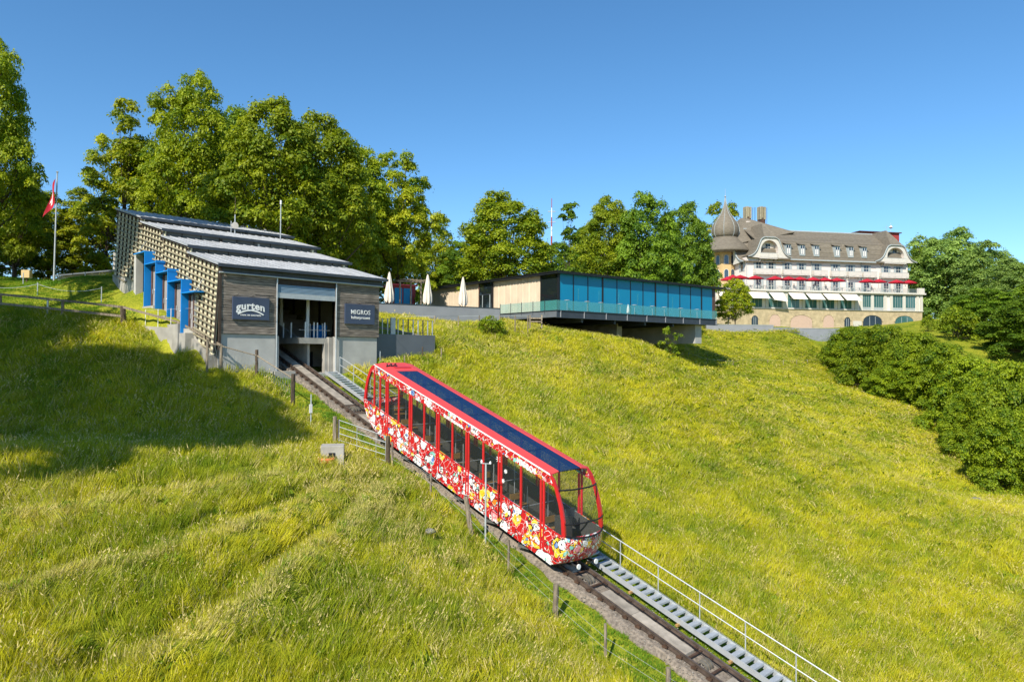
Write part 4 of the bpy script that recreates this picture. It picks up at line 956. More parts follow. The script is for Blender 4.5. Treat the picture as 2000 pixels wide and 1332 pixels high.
for X in cols:
    u = hw(X, 560)[0]; window(u, 17.75, 20.0, 1.05, shut=True, curtain_=random.random() < .4); window(u, 13.9, 16.3, 1.1, shut=True)
for a_, b_ in ((482, 680), (705, 905), (940, 1045), (1080, 1190), (1210, 1310), (1325, 1430), (1465, 1675)): balcony(hw(a_, 600)[0], hw(b_, 600)[0], 17.55)
# main roof: steep tiled lower slope, break, shallow upper slope, back
RB = [(-.9, 20.75), (-.2, 21.5), (.9, 24.7), (1.2, 24.95), (6.5, 28.15), (13.2, 22), (13.9, 21)]
u0r, u1r = 3, 37.5
def course(prof, u0, u1, name, m):
    for (ya, za), (yb, zb2) in zip(prof[:-1], prof[1:]):
        L_ = math.hypot(yb-ya, zb2-za); nr = max(1, int(L_/.85)) if yb < 7 else 1
        for r_ in range(nr):
            f0, f1 = r_/nr, (r_+1)/nr; y0, z0 = ya+(yb-ya)*f0, za+(zb2-za)*f0; y1, z1 = ya+(yb-ya)*f1, za+(zb2-za)*f1
            B().hexa([(u0, y0-.04, z0-.16), (u1, y0-.04, z0-.16), (u1, y1, z1-.16), (u0, y1, z1-.16), (u0, y0-.05, z0+.05), (u1, y0-.05, z0+.05), (u1, y1, z1-.0), (u0, y1, z1-.0)]).obj(name, m, ho)
course(RB, u0r, u1r, 'roof_course', 'htile')
B().box(9.8, 30.3, -1.0, -.75, 20.55, 20.8).obj('gutter', 'hshutter', ho)
B().tube((u0r, 6.5, 28.2), (u1r, 6.5, 28.2), .14, k=6).obj('ridge', 'hshutter', ho)
# dormers
for X in (755, 865, 975, 1137, 1243, 1348):
    u, z0 = hw(X, 472, -.1)[0], 21.95; z1 = 24.0
    d = B().box(u-.62, u+.62, -.35, 2.0, z0-.3, z1).obj('dormer', 'hshutter', ho)
    B().hexa([(u-.85, -.6, z1), (u+.85, -.6, z1), (u+.85, 2.6, z1+1.0), (u-.85, 2.6, z1+1.0), (u-.85, -.6, z1+.12), (u+.85, -.6, z1+.12), (u+.85, 2.6, z1+1.12), (u-.85, 2.6, z1+1.12)]).obj('roof', 'htile', d)
    B().box(u-.45, u+.45, -.38, -.352, z0, z1-.2).obj('pane', 'winpane', d); B().box(u-.03, u+.03, -.42, -.384, z0, z1-.2).obj('frame', 'white', d)
    for q in (-1, 1): B().box(u+q*.24-.13, u+q*.24+.13, -.382, -.3805, z0+.03, z0+1.2).obj('net_curtain', 'table', d)
# bell gables: origin, direction along the wall, direction outwards
def gable(o, du, dv, hwid, zb2, zt, zp, topw, back, nm='gable'):
    """o: foot centre; du along the wall; dv outwards; half width, base z, truncation z, peak z"""
    def p(a, v, z): return (o[0]+du[0]*a+dv[0]*v, o[1]+du[1]*a+dv[1]*v, z)
    H_ = zt-zb2
    cur = [(1.0, 0), (.86, .055), (.74, .14), (.62, .30), (.54, .50), (.47, .72), (.40, .90), (topw, 1.0)]     # flared outer edge
    out = [(a*hwid, zb2+H_*z) for a, z in cur]
    ri = .40*hwid; zc_ = zb2+H_*.36
    arch = [(ri, zb2-.2)]+[(ri*math.cos(g), zc_+(H_*.50)*math.sin(g)) for g in np.linspace(0, math.pi, 13)]+[(-ri, zb2-.2)]
    # white front face with an arched opening, as strips between outline and arch
    outl = out+[(-a, z) for a, z in out[::-1]]
    def interp_outline(s):
        ds = [0]
        for q, r_ in zip(outl[:-1], outl[1:]): ds.append(ds[-1]+math.hypot(r_[0]-q[0], r_[1]-q[1]))
        s *= ds[-1]; return np.interp(s, ds, [q[0] for q in outl]), np.interp(s, ds, [q[1] for q in outl])
    N_ = 40; A_ = []; ar = []
    ds = [0]
    for q, r_ in zip(arch[:-1], arch[1:]): ds.append(ds[-1]+math.hypot(r_[0]-q[0], r_[1]-q[1]))
    for i in range(N_+1):
        s = i/N_; A_.append(interp_outline(s)); ar.append((np.interp(s*ds[-1], ds, [q[0] for q in arch]), np.interp(s*ds[-1], ds, [q[1] for q in arch])))
    B().grid([[p(a, .8, z) for a, z in A_], [p(a, .8, z) for a, z in ar]]).obj(nm+'_face', 'htrim', ho)
    B().grid([[p(a, .8, z) for a, z in ar], [p(a, -.4, z) for a, z in ar]]).obj(nm+'_soffit', 'hwhite', ho)
    B().poly([p(ri, -.35, zb2-.2), p(-ri, -.35, zb2-.2), p(-ri, -.35, zb2+H_*.9), p(ri, -.35, zb2+H_*.9)], (dv[0]*-.05, dv[1]*-.05, 0)).obj(nm+'_wall', 'hwhite', ho)
    # white flared eaves soffit
    # roof sheets: each side from the flare up to the peak
    full = out+[(topw*hwid*.5, zt+(zp-zt)*.55), (0, zp)]
    for sgn in (-1, 1):
        rows = []
        for j, (a, z) in enumerate(full):
            vf = .95 if z <= zt+.01 else .95-(z-zt)/(zp-zt)*3.2
            rows.append([p(sgn*a, vf, z+.10), p(sgn*a, -back*.5, z+.12), p(sgn*a, -back, z+.12)])
        q = B().grid(rows).obj(nm+'_roof', 'htile', ho); md = q.modifiers.new('t', 'SOLIDIFY'); md.thickness = .16; md.offset = -1 if sgn < 0 else 1
    a0 = topw*hwid
    B().grid([[p(-a0, .95, zt+.10), p(a0, .95, zt+.10)], [p(-a0*.5, .95-1.76, zt+(zp-zt)*.55+.1), p(a0*.5, .95-1.76, zt+(zp-zt)*.55+.1)], [p(-.02, -2.25, zp+.1), p(.02, -2.25, zp+.1)]]).obj(nm+'_hip', 'htile', ho)
    B().pipe([p(a, 1.0, z+.02) for a, z in A_], .11, k=5).obj(nm+'_edge', 'hshutter', ho)
uL = hw(590, 480)[0]; uR = hw(1585, 500)[0]
gable((5.0, 0), (1, 0), (0, -1), 5.0, 21.0, 25.2, 28.5, .26, 9)
gable((35.3, 0), (1, 0), (0, -1), 5.2, 20.9, 24.6, 28.2, .26, 9)
gable((0, 7.0), (0, 1), (-1, 0), 7.6, 20.0, 25.0, 28.6, .20, 9)
for X, Y in ((540, 425), (605, 425)): u = hw(X, Y)[0]; window(u, 21.9, 24.0, .95, y=.36, shut=False)
for X, Y in ((1515, 465), (1597, 465)): u = hw(X, Y)[0]; window(u, 21.7, 23.8, .95, y=.36, shut=False)
balcony(hw(520, 470)[0], hw(655, 470)[0], 20.85, y=-.2, d=.8); balcony(hw(1487, 510)[0], hw(1655, 510)[0], 20.7, y=-.2, d=.8)
# west face windows and onion tower
for y in (1.6, 12): 
    for z in (15, 18.2): 
        f = B().box(-.06, -.005, y-.6, y+.6, z-.1, z+2.0).obj('window', 'htrim', ho); B().box(-.09, -.062, y-.45, y+.45, z, z+1.9).obj('pane', 'winpane', f)
        for q in (-1, 1): B().box(-.1, -.03, y+q*.85-.25, y+q*.85+.25, z-.05, z+1.95).obj('shutter', 'hshutter', ho)
tc_ = (-1.1, 6.9)
B().lathe([(2.55, 12), (2.55, 23.6)], (tc_[0], tc_[1], 0), 8).obj('tower_shaft', 'htan', ho)
sk = [(5.6, 22.9), (5.0, 23.6), (4.1, 24.5), (3.0, 25.5), (2.55, 26.1)]
B().lathe([(5.5, 22.7)]+sk, (tc_[0], tc_[1], 0), 24).obj('tower_skirt', 'htile', ho, smooth=True)
on = [(2.4, 26.05), (2.8, 26.6), (2.95, 27.4), (2.9, 28.2), (2.6, 29.1), (2.1, 29.9), (1.6, 30.6), (1.0, 31.5), (.6, 32.4), (.32, 33.3), (.16, 34.2), (.08, 34.9)]
B().lathe(on, (tc_[0], tc_[1], 0), 24).obj('onion_dome', 'htile', ho, smooth=True)
for i in range(8):
    g = 2*math.pi*i/8+.2; B().pipe([(tc_[0]+(r_+.03)*math.cos(g), tc_[1]+(r_+.03)*math.sin(g), z) for r_, z in on], .05, k=4).obj('dome_rib', 'hshutter', ho)
B().tube((tc_[0], tc_[1], 34.8), (tc_[0], tc_[1], 37.0), .06, .02, k=6).obj('finial', 'hshutter', ho); B().lathe([(.02, -.28), (.25, 0), (.02, .28)], (tc_[0], tc_[1], 35.2), 10).obj('finial_ball', 'galv', ho)
for g in (202.5+11, 247.5+11, 292):
    g = math.radians(g-11)
    for z, hh in ((14.0, 1.5), (17.0, 1.8), (20.1, 1.8)):
        cx_, cy_ = tc_[0]+2.40*math.cos(g), tc_[1]+2.40*math.sin(g); ax, ay = -math.sin(g), math.cos(g); ex = (math.cos(g)*.08, math.sin(g)*.08, 0)
        ar = [(-.42, z), (.42, z), (.42, z+hh-.3), (.28, z+hh), (0, z+hh+.12), (-.28, z+hh), (-.42, z+hh-.3)]
        f = B().poly([(cx_+ax*a*1.25, cy_+ay*a*1.25, z+(q-z)*1.06-.05) for a, q in ar], ex).obj('window', 'htrim', ho)
        e2 = (math.cos(g)*.1, math.sin(g)*.1, 0); B().poly([(cx_+ax*a, cy_+ay*a, q) for a, q in ar], e2).obj('pane', 'winpane', f)
# roof stacks, red box
for X, w_, y in ((437, 1.6, 9), (548, 1.7, 9.5)):
    u = hw(X, 200, y)[0]; z0 = 27; zt_ = hw(X, 100, y)[1]
    for k in range(3): B().box(u-w_/2+k*w_/3+.05, u-w_/2+(k+1)*w_/3-.05, y-.6+.2*(k % 2), y+.5, z0+4.0, zt_+.1*(k % 2)).obj('aerial_panel', 'slat', ho)
    B().box(u-w_*.45, u+w_*.45, y-.4, y+.4, z0+1, z0+4.4).obj('chimney', 'brownframe', ho)
    for q in (-1, 1): B().tube((u+q*w_*.55, y-.7, z0+1), (u+q*w_*.55, y-.7, zt_-.2), .05, k=5).obj('mast', 'steel_dark', ho)
u = hw(447, 235, 8)[0]; B().box(u-.7, u+.7, 7.6, 8.6, 27, hw(447, 212, 8)[1]).obj('chimney', 'hwhite', ho)
for X in (492, 500): u = hw(X, 200, 9)[0]; B().tube((u, 9, 28), (u, 9, hw(X, 100, 9)[1]), .04, k=5).obj('mast', 'steel_dark', ho)
ua, ub = hw(1312, 300, 10)[0], hw(1625, 300, 10)[0]; zr = hw(1500, 300, 10)[1]
B().box(ua+.3, ub, 10, 14, 21, zr).obj('red_penthouse', 'brickred', ho); B().box(ua-.2, ub+.4, 9.6, 14.4, zr, zr+.2).obj('penthouse_roof', 'brownframe', ho)
u = hw(1560, 250, 11)[0]; B().tube((u, 11, zr), (u, 11, zr+2.6), .05, k=5).obj('mast', 'galv', ho); B().lathe([(.05, -.4), (.5, 0), (.05, .4)], (u, 11, zr+1.6), 10).obj('dish', 'white', ho)
B().pipe([(u-2, 11, zr+1.4), (u+.2, 11, zr+1.8)], .03, k=4).obj('aerial', 'galv', ho); B().tube((u-1.2, 11, zr), (u-1.2, 11, zr+2), .03, k=4).obj('mast', 'galv', ho)
# second ridge behind the left gable
B().hexa([(-2, 4, 24), (14, 4, 27.5), (14, 13, 24), (-2, 13, 24), (3.6, 8.4, 31.0), (4.8, 8.4, 31.0), (4.8, 9, 31.0), (3.6, 9, 31)]).obj('rear_roof', 'htile', ho)
# arcade storey: pilasters, windows, awnings
edges = [440, 590, 720, 740, 875, 1010, 1150, 1285, 1325, 1412, 1512, 1560, 1660, 1765, 1795]
for X in edges:
    u = hw(X, 830, -5)[0]; B().box(u-.30, u+.30, -5.22, -5.0, 9.98, 13.38).obj('pilaster', 'htrim', ho)
for a_, b_ in ((465, 552), (602, 706), (752, 842), (890, 978), (1022, 1115), (1165, 1250)):
    u0, u1 = hw(a_, 850, -5)[0], hw(b_, 850, -5)[0]; f = B().box(u0-.08, u1+.08, -5.05, -5.005, 10.1, 12.9).obj('window', 'htrim', ho); B().box(u0, u1, -5.08, -5.052, 10.15, 12.8).obj('pane', 'tealpane', f)
    for q in (.33, .66): B().box(u0+(u1-u0)*q-.03, u0+(u1-u0)*q+.03, -5.1, -5.082, 10.15, 12.8).obj('frame', 'hshutter', f)
for a_, b_ in ((1332, 1400), (1428, 1498), (1575, 1648), (1675, 1748)):
    u0, u1 = hw(a_, 850, -5)[0], hw(b_, 850, -5)[0]; f = B().box(u0-.08, u1+.08, -5.05, -5.005, 10.05, 13.2).obj('window', 'hshutter', ho); B().box(u0, u1, -5.08, -5.052, 10.6, 13.1).obj('pane', 'tealpane', f)
    for q in (.25, .5, .75): B().box(u0+(u1-u0)*q-.03, u0+(u1-u0)*q+.03, -5.1, -5.082, 10.6, 13.1).obj('frame', 'hshutter', f)
awn = [(438, 578), (602, 712), (750, 868), (887, 1005), (1020, 1146), (1163, 1282)]
al = ['beside the small round tree', 'hanging crooked, second from the small tree', 'third from the small tree', 'fourth from the small tree', 'fifth, one before the last of the row', 'last of the row, next to the uncovered windows']
for i, (a_, b_) in enumerate(awn):
    u0, u1 = hw(a_, 780, -5)[0], hw(b_, 780, -5)[0]; sk_ = .5 if i != 1 else .9
    aw = thing('awning', 'cream sun awning over a teal window, '+al[i], 'awning', 'h', ((u0+u1)/2, -5.3, 13), group='cream awnings along the hotel front')
    B().hexa([(u0+sk_*.3, -7.0, 11.75 if i != 1 else 11.5), (u1, -7.0, 11.75 if i != 1 else 11.2), (u1, -5.25, 13.2), (u0, -5.25, 13.2), (u0+sk_*.3, -7.0, 11.80 if i != 1 else 11.55), (u1, -7.0, 11.80 if i != 1 else 11.25), (u1, -5.25, 13.25), (u0, -5.25, 13.25)]).obj('cloth', 'awning', aw)
    for u in (u0+.3, u1-.05): B().tube((u, -5.1, 12.1), (u, -6.95, 11.78 if i != 1 else 11.4), .03, k=5).obj('arm', 'hshutter', aw)
u0, u1 = hw(200, 800, -5)[0], hw(262, 800, -5)[0]
aw = thing('awning', 'cream sun awning on the far left wing, behind the small round tree', 'awning', 'h', ((u0+u1)/2, -5.3, 13), group='cream awnings along the hotel front')
B().hexa([(u0, -6.8, 11.7), (u1, -6.8, 11.7), (u1, -5.1, 13.1), (u0, -5.1, 13.1), (u0, -6.8, 11.75), (u1, -6.8, 11.75), (u1, -5.1, 13.15), (u0, -5.1, 13.15)]).obj('cloth', 'awning', aw); B().tube((u0+.2, -5.05, 12), (u0+.2, -6.75, 11.73), .03, k=5).obj('arm', 'hshutter', aw)
# arches in the base
for a_, b_, zt_, zs, m_ in ((470, 520, 945, 1015, 'winpane'), (610, 695, 935, 1040, 'niche'), (775, 942, 940, 1045, 'niche'), (1030, 1112, 940, 1045, 'niche'), (1195, 1240, 958, 1020, 'winpane'), (1340, 1487, 942, 1025, 'winpane'), (1590, 1735, 946, 1055, 'tealpane')):
    u0, zt2 = hw(a_, zt_, -5); u1, _ = hw(b_, zt_, -5); r_ = (u1-u0)/2; c_ = (u0+u1)/2; rz = min(r_, 1.3); zb2 = 5.9
    pts = [(c_+r_*math.cos(g), zt2-rz+rz*math.sin(g)) for g in np.linspace(0, math.pi, 13)]
    poly = [(c_+r_, zb2)]+pts+[(c_-r_, zb2)]
    f = B().poly([(u, -5.09, z) for u, z in [(c_+(a-c_)*1.0, z) for a, z in poly]], (0, .03, 0)).obj('arch', m_, ho)
    outer = [(c_+(r_+.28)*math.cos(g), zt2-rz+(rz+.28)*math.sin(g)) for g in np.linspace(0, math.pi, 13)]
    for k in range(12):
        q0, q1 = k, k+1; i_ = [pts[q0], pts[q1], outer[q1], outer[q0]]; cg = np.mean(i_, axis=0); i_ = [tuple(cg+(np.array(w2)-cg)*.96) for w2 in i_]
        B().poly([(u, -5.16, z) for u, z in i_], (0, .10, 0)).obj('arch_stone', 'hstone', f)
    if m_ != 'niche':
        for q in (.35, .65): B().box(u0+(u1-u0)*q-.04, u0+(u1-u0)*q+.04, -5.12, -5.092, zb2, zt2-.3).obj('frame', 'hshutter', f)
B().box(hw(1262, 1000, -5.1)[0], hw(1325, 1000, -5.1)[0], -5.4, -5.07, 6.5, 7.6).obj('notice_case', 'htrim', ho)
for X in (1478/1, 935, 1325, 430): 
    u = hw(X, 600)[0]; B().tube((u, -.15, 13.8), (u, -.15, 20.6), .06, k=5).obj('downpipe', 'hshutter', ho)
# umbrellas, tables and guests on the hotel terrace
UMB = [(280, 655), (325, 648), (383, 640), (500, 635), (655, 642), (760, 645), (850, 645), (950, 647), (1043, 652), (1138, 655), (1375, 662), (1465, 666), (1605, 670), (1700, 673)]
ul = ['leftmost red umbrella, low beside the tan tower', 'red umbrella just right of the lowest one by the tan tower', 'wide red umbrella above the small round tree', 'red umbrella under the left gable, fourth along the terrace',
      'red umbrella right of the left gable, fifth along the terrace', 'red umbrella sixth along the terrace, below the long second balcony', 'red umbrella seventh along the terrace, touching its neighbours', 'red umbrella eighth along the terrace, below the third balcony',
      'red umbrella ninth along the terrace, middle of the hotel front', 'red umbrella last of the long middle row, below the fourth balcony', 'red umbrella left one of the pair below the sixth balcony', 'red umbrella right one of the pair below the sixth balcony',
      'red umbrella under the right gable, left one of its pair', 'red umbrella at the right end of the terrace']
TZh = 13.78
for (X, Y), lb in zip(UMB, ul):
    u = hw(X, Y, -3.6)[0]; r_ = 1.45 if X > 350 else 1.15; zt_ = 16.75 if X > 300 else 16.3
    o = thing('red_umbrella', lb, 'umbrella', 'h', (u, -3.6, TZh), group='open red umbrellas on the hotel terrace')
    vs = [(u, -3.6, zt_)]; kk = 8
    for i in range(kk): a = 2*math.pi*(i+.5)/kk; vs.append((u+r_*1.25*math.cos(a), -3.6+r_*math.sin(a), zt_-.62))
    for i in range(kk): a = 2*math.pi*(i+.5)/kk; vs.append((u+r_*1.24*math.cos(a), -3.6+r_*.99*math.sin(a), zt_-.80))
    fs = [(0, 1+i, 1+(i+1) % kk) for i in range(kk)]+[(1+i, 9+i, 9+(i+1) % kk, 1+(i+1) % kk) for i in range(kk)]
    B().add(vs, fs).obj('canopy', 'redcloth', o); B().tube((u, -3.6, TZh), (u, -3.6, zt_), .035, k=6).obj('pole', 'hshutter', o)
def seat_mesh():
    b = B().box(-.22, .22, -.22, .22, .42, .47).box(-.22, .22, .18, .22, .47, .9)
    for x in (-.2, .18):
        for y in (-.2, .18): b.box(x, x+.03, y, y+.03, 0, .42)
    return b
tabs = [425, 470, 560, 620, 700, 745, 850, 930, 1000, 1140, 1180, 1265, 1345, 1420, 1500, 1560, 1610]
ORD = ['first', 'second', 'third', 'fourth', 'fifth', 'sixth', 'seventh', 'eighth', 'ninth', 'tenth', 'eleventh', 'twelfth', 'thirteenth', 'fourteenth', 'fifteenth', 'sixteenth', 'seventeenth']
for i, X in enumerate(tabs):
    u = hw(X, 710, -4.3)[0]; lb = 'small white cafe table, %s from the tower end of the hotel terrace' % ORD[i]
    o = thing('cafe_table', lb, 'table', 'h', (u, -4.4, TZh), group='cafe tables along the hotel terrace edge')
    B().box(u-.5, u+.5, -4.8, -4.0, TZh+.72, TZh+.76).obj('table_top', 'table', o); B().tube((u, -4.4, TZh), (u, -4.4, TZh+.72), .04, k=6).obj('leg', 'steel_dark', o)
    for s_ in (-1, 1):
        c = thing('cafe_chair', '%s cafe chair on the %s side of the %s terrace table from the tower' % ('pale' if i % 3 else 'grey', 'tower' if s_ < 0 else 'far', ORD[i]), 'chair', 'h', (u+s_*.8, -4.4, TZh), group='pale chairs on the hotel terrace')
        c['_off'] = (0, 0, 0); q = seat_mesh().obj('chair_frame', 'table' if i % 3 else 'cloth_light', c); c.rotation_euler = (0, 0, HA-s_*math.pi/2)
# ------------------------------------------------------------------ people: one skinned body each
def person(x, y, z, rz, pose, top, label, group=None, frame='h'):
    fx, fy, a = FR[frame]; c, s = math.cos(a), math.sin(a)
    if pose == 'sit':
        J = [(0, 0, .52), (0, .02, .8), (0, .03, 1.02), (0, 0, 1.12), (0, -.02, 1.26), (-.1, -.02, .5), (-.13, -.42, .52), (-.13, -.44, .08), (-.13, -.56, .04), (.1, -.02, .5), (.13, -.42, .52), (.13, -.44, .08), (.13, -.56, .04), (-.2, .02, .98), (-.25, -.1, .74), (-.14, -.34, .76), (.2, .02, .98), (.25, -.1, .74), (.14, -.34, .76)]
    else:
        J = [(0, 0, .92), (0, 0, 1.18), (0, 0, 1.42), (0, 0, 1.52), (0, -.01, 1.66), (-.1, 0, .88), (-.12, -.03, .48), (-.13, .02, .08), (-.13, -.12, .04), (.1, 0, .88), (.12, .04, .48), (.14, .1, .08), (.14, -.02, .04), (-.2, 0, 1.38), (-.25, 0, 1.08), (-.24, -.08, .82), (.2, 0, 1.38), (.25, 0, 1.08), (.24, -.08, .82)]
    E_ = [(0, 1), (1, 2), (2, 3), (3, 4), (0, 5), (5, 6), (6, 7), (7, 8), (0, 9), (9, 10), (10, 11), (11, 12), (2, 13), (13, 14), (14, 15), (2, 16), (16, 17), (17, 18)]
    Rr = [.15, .14, .15, .06, .10, .10, .07, .045, .04, .10, .07, .045, .04, .07, .045, .03, .07, .045, .03]
    me = bpy.data.meshes.new('person'); me.from_pydata(J, E_, []); me.materials.append(M[top]); o = link(me, 'person', label=label, cat='person', group=group)
    md = o.modifiers.new('skin', 'SKIN')
    for i, r_ in enumerate(Rr): me.skin_vertices[0].data[i].radius = (r_, r_*.8)
    me.skin_vertices[0].data[0].use_root = True
    sb = o.modifiers.new('sub', 'SUBSURF'); sb.levels = 1; sb.render_levels = 1
    o.location = (fx+c*x-s*y, fy+s*x+c*y, z); o.rotation_euler = (0, 0, a+rz)
    hd = B().lathe([(.02, -.13), (.07, -.1), (.098, -.02), (.1, .05), (.07, .11), (.02, .13)], J[4], 10).obj('head', 'skin', None, smooth=True); hd.parent = o
    hm = B().lathe([(.105, .0), (.108, .06), (.08, .12), (.02, .145)], (J[4][0], J[4][1]+.012, J[4][2]), 10).obj('hair', 'postwood', None, smooth=True); hm.parent = o
    return o
for i, (X, pose, m_) in enumerate(((518, 'stand', 'cloth_dark'), (545, 'sit', 'cloth_light'), (770, 'sit', 'cloth_dark'), (803, 'sit', 'cloth_dark'), (885, 'sit', 'cloth_dark'), (955, 'sit', 'cloth_dark'), (967, 'stand', 'cloth_dark'), (1052, 'sit', 'cloth_dark'), (1120, 'sit', 'cloth_light'), (1385, 'stand', 'cloth_dark'), (1410, 'sit', 'cloth_dark'))):
    u = hw(X, 710, -4.1)[0]
    person(u, -4.1, TZh, (math.pi/2 if i % 2 else -math.pi/2) if pose == 'sit' else .4*i, pose, m_, 'guest in %s clothes %s on hotel terrace, %s from tower' % ('dark' if m_ == 'cloth_dark' else 'light', 'seated at a table' if pose == 'sit' else 'standing', ORD[i]), 'guests on the hotel terrace %s' % pose)
person(hw(292, 975, -8)[0], -8, 6.3, .5, 'stand', 'cloth_dark', 'small figure in purple-dark clothes left of the small round tree')
# hotel forecourt walls
wa, wb, wc = at_y(1380, 650, 107), at_y(1511, 650, 108), at_y(1640, 650, 111)
def wallbox(nm, p, q, zt_, label, m_='wall_grey', th=.35):
    a = math.atan2(q[1]-p[1], q[0]-p[0]); FR['_'] = (p[0], p[1], a); L_ = math.hypot(q[0]-p[0], q[1]-p[1]); o = thing(nm, label, 'wall', '_', (L_/2, 0, zt_-2))
    B().box(0, L_, 0, th, zt_-4, zt_-.06).obj('wall_face', m_, o); B().box(-.02, L_+.02, -.04, th+.04, zt_-.06, zt_).obj('coping', 'hshutter', o); return o
def zpx(x, y, Y): return at_y(x, y, Y)[2]
wallbox('forecourt_wall', wa, wb, zpx(1450, 634, 107.5), 'pale grey wall below the small round tree in front of the hotel', 'wall_grey')
wallbox('forecourt_wall', at_y(1512, 650, 108.3), wc, zpx(1575, 641, 110), 'lower pale grey wall in front of the stone arches')
# ------------------------------------------------------------------ fences, gate and small things on the meadow
def irr_post(b, x, y, z0, z1, r, lean=(0, 0), k=8):
    vs = []; n_ = 6
    for j in range(n_):
        f = j/(n_-1)
        for i in range(k):
            a = 2*math.pi*i/k; rr = r*(1+.12*math.sin(i*2.3+j*1.7+x)) *(1 if j < n_-1 else .93); vs.append((x+lean[0]*f+rr*math.cos(a), y+lean[1]*f+rr*math.sin(a), z0+(z1-z0)*f))
    fs = [(j*k+i, j*k+(i+1) % k, (j+1)*k+(i+1) % k, (j+1)*k+i) for j in range(n_-1) for i in range(k)]+[tuple(range((n_-1)*k, n_*k))]
    return b.add(vs, fs)
wf = thing('wire_fence', 'thin wire fence on weathered wooden posts between the track and the meadow', 'fence', 'k', (-2.6, 8, ztr(8)))
tops = []
for px, yb, yt, n, r_ in ((1305, 1368, 1303, -2.35, .085), (1183, 1287, 1217, -2.5, .05), (1085, 1203, 1140, -2.5, .10), (993, 1112, 1053, -2.6, .045), (917, 1038, 970, -2.6, .10), (841, 967, 925, -2.7, .05), (766, 915, 863, -2.8, .05)):
    t, z0 = on_n(px, yb, n); z1 = on_n(px, yt, n)[1]; g_ = ground(n, t)
    lean = (-.08, .35) if px == 917 else (random.uniform(-.02, .02), random.uniform(-.03, .03))
    if px == 917: t -= .2
    irr_post(B(), n, t, min(g_, z0)-.3, z1, r_, lean).obj('post', 'fencewood', wf); tops.append((n-.06, t, min(g_, z0), z1))
tops = [(-2.3, -6, ground(-2.3, -6), ground(-2.3, -6)+1.0), (-2.3, -9.5, ground(-2.3, -9.5), ground(-2.3, -9.5)+1.0)][::-1]+tops
for h in (.55, .92):
    B().pipe([(a, b_, min(c+h, d-.05)) for a, b_, c, d in tops], .005, k=4).obj('wire', 'galv', wf)
lp = thing('cable_pole', 'grey steel pole with a short crossbar beside the leaning fence post', 'pole', 'k', (-2.3, 6.5, 0))
t, z0 = on_n(948, 1062, -2.25); z1 = on_n(948, 905, -2.25)[1]
B().tube((-2.25, t, z0-.4), (-2.25, t, z1), .035, k=8).obj('shaft', 'hshutter', lp); B().tube((-2.25-.02, t+.28, z1-.02), (-2.25, t-.28, z1+.02), .02, k=6).obj('crossbar', 'galv', lp)
for q in (-.25, .25): B().lathe([(.03, 0), (.045, .04), (.03, .1), (.01, .12)], (-2.25, t+q, z1), 8).obj('insulator', 'white', lp)
gt = thing('field_gate', 'silver five-bar tube gate between two old posts beside the track', 'gate', 'k', (-3.5, 13.3, -5))
gl, gr_ = (-4.15, on_n(660, 872, -4.15)[0]), (-2.95, on_n(753, 905, -2.95)[0])
zl0, zl1 = on_n(662, 872, gl[0])[1], on_n(662, 820, gl[0])[1]; zr1 = on_n(753, 852, gr_[0])[1]; zr0 = on_n(753, 900, gr_[0])[1]
for k in range(5):
    f = k/4; B().tube((gl[0], gl[1], zl1+(zl0-zl1)*f), (gr_[0], gr_[1], zr1+(zr0-zr1)*f), .018, k=6).obj('gate_bar', 'galv', gt)
for f in (.02, .4, .8, 1): B().tube((gl[0]+(gr_[0]-gl[0])*f, gl[1]+(gr_[1]-gl[1])*f, zl0+(zr0-zl0)*f-.05), (gl[0]+(gr_[0]-gl[0])*f, gl[1]+(gr_[1]-gl[1])*f, zl1+(zr1-zl1)*f+.02), .013 if .1 < f < .9 else .02, k=6).obj('gate_upright', 'galv', gt)
gp = thing('gate_post', 'pale weathered post at the hinge end of the silver gate', 'post', 'k', (gl[0]-.1, gl[1]+.1, zl0-.4))
irr_post(B(), gl[0]-.1, gl[1]+.08, zl0-.5, on_n(659, 813, gl[0])[1], .09, (.0, .05)).obj('shaft', 'fencewood', gp); B().tube((gl[0]-.02, gl[1]-.02, zl0-.4), (gl[0]-.02, gl[1]-.02, zl1+.02), .03, k=6).obj('hinge_tube', 'rust', gp)
gp = thing('gate_post', 'short brown post at the latch end of the silver gate', 'post', 'k', (gr_[0]+.05, gr_[1]-.12, zr0-.3))
irr_post(B(), gr_[0]+.05, gr_[1]-.12, zr0-.6, zr1+.02, .10, (0, .03)).obj('shaft', 'bark', gp); B().box(gr_[0], gr_[0]+.08, gr_[1]-.06, gr_[1], zr1-.25, zr1-.1).obj('latch', 'galv', gp)
bx = at_y(652, 905, 29.9); gz = Hs(bx[0], bx[1]); FR['b'] = (bx[0], bx[1], math.radians(12))
cb = thing('concrete_trough', 'square concrete block with a dark slot at the meadow crest near the gate', 'block', 'b', (0, 0, gz))
B().box(-.52, .42, -.42, .42, gz-.4, gz+.62).obj('block', 'concrete', cb, bevel=.03); B().box(-.2, .06, -.45, -.40, gz+.22, gz+.34).obj('slot', 'black', cb); B().box(-.24, .1, -.50, -.42, gz+.17, gz+.21).obj('ledge', 'rust', cb)
place('orange_tub', 'orange', B().lathe([(.32, 0), (.36, .14), (.30, .2), (.26, .13), (.05, .11)], (-.28, -.62, gz-.02), 14), 'flat salmon-orange tub lying at the foot of the concrete block', 'tub', 'b', (-.28, -.62, gz))
sg = thing('marker_sign', 'small blank white plate on a grey stake left of the track', 'sign', 'k', (-3.6, 18, -4))
t, z0 = on_n(607, 835, -3.6); z1 = on_n(607, 770, -3.6)[1]; za, zb_ = on_n(606, 789, -3.6)[1], on_n(606, 806, -3.6)[1]
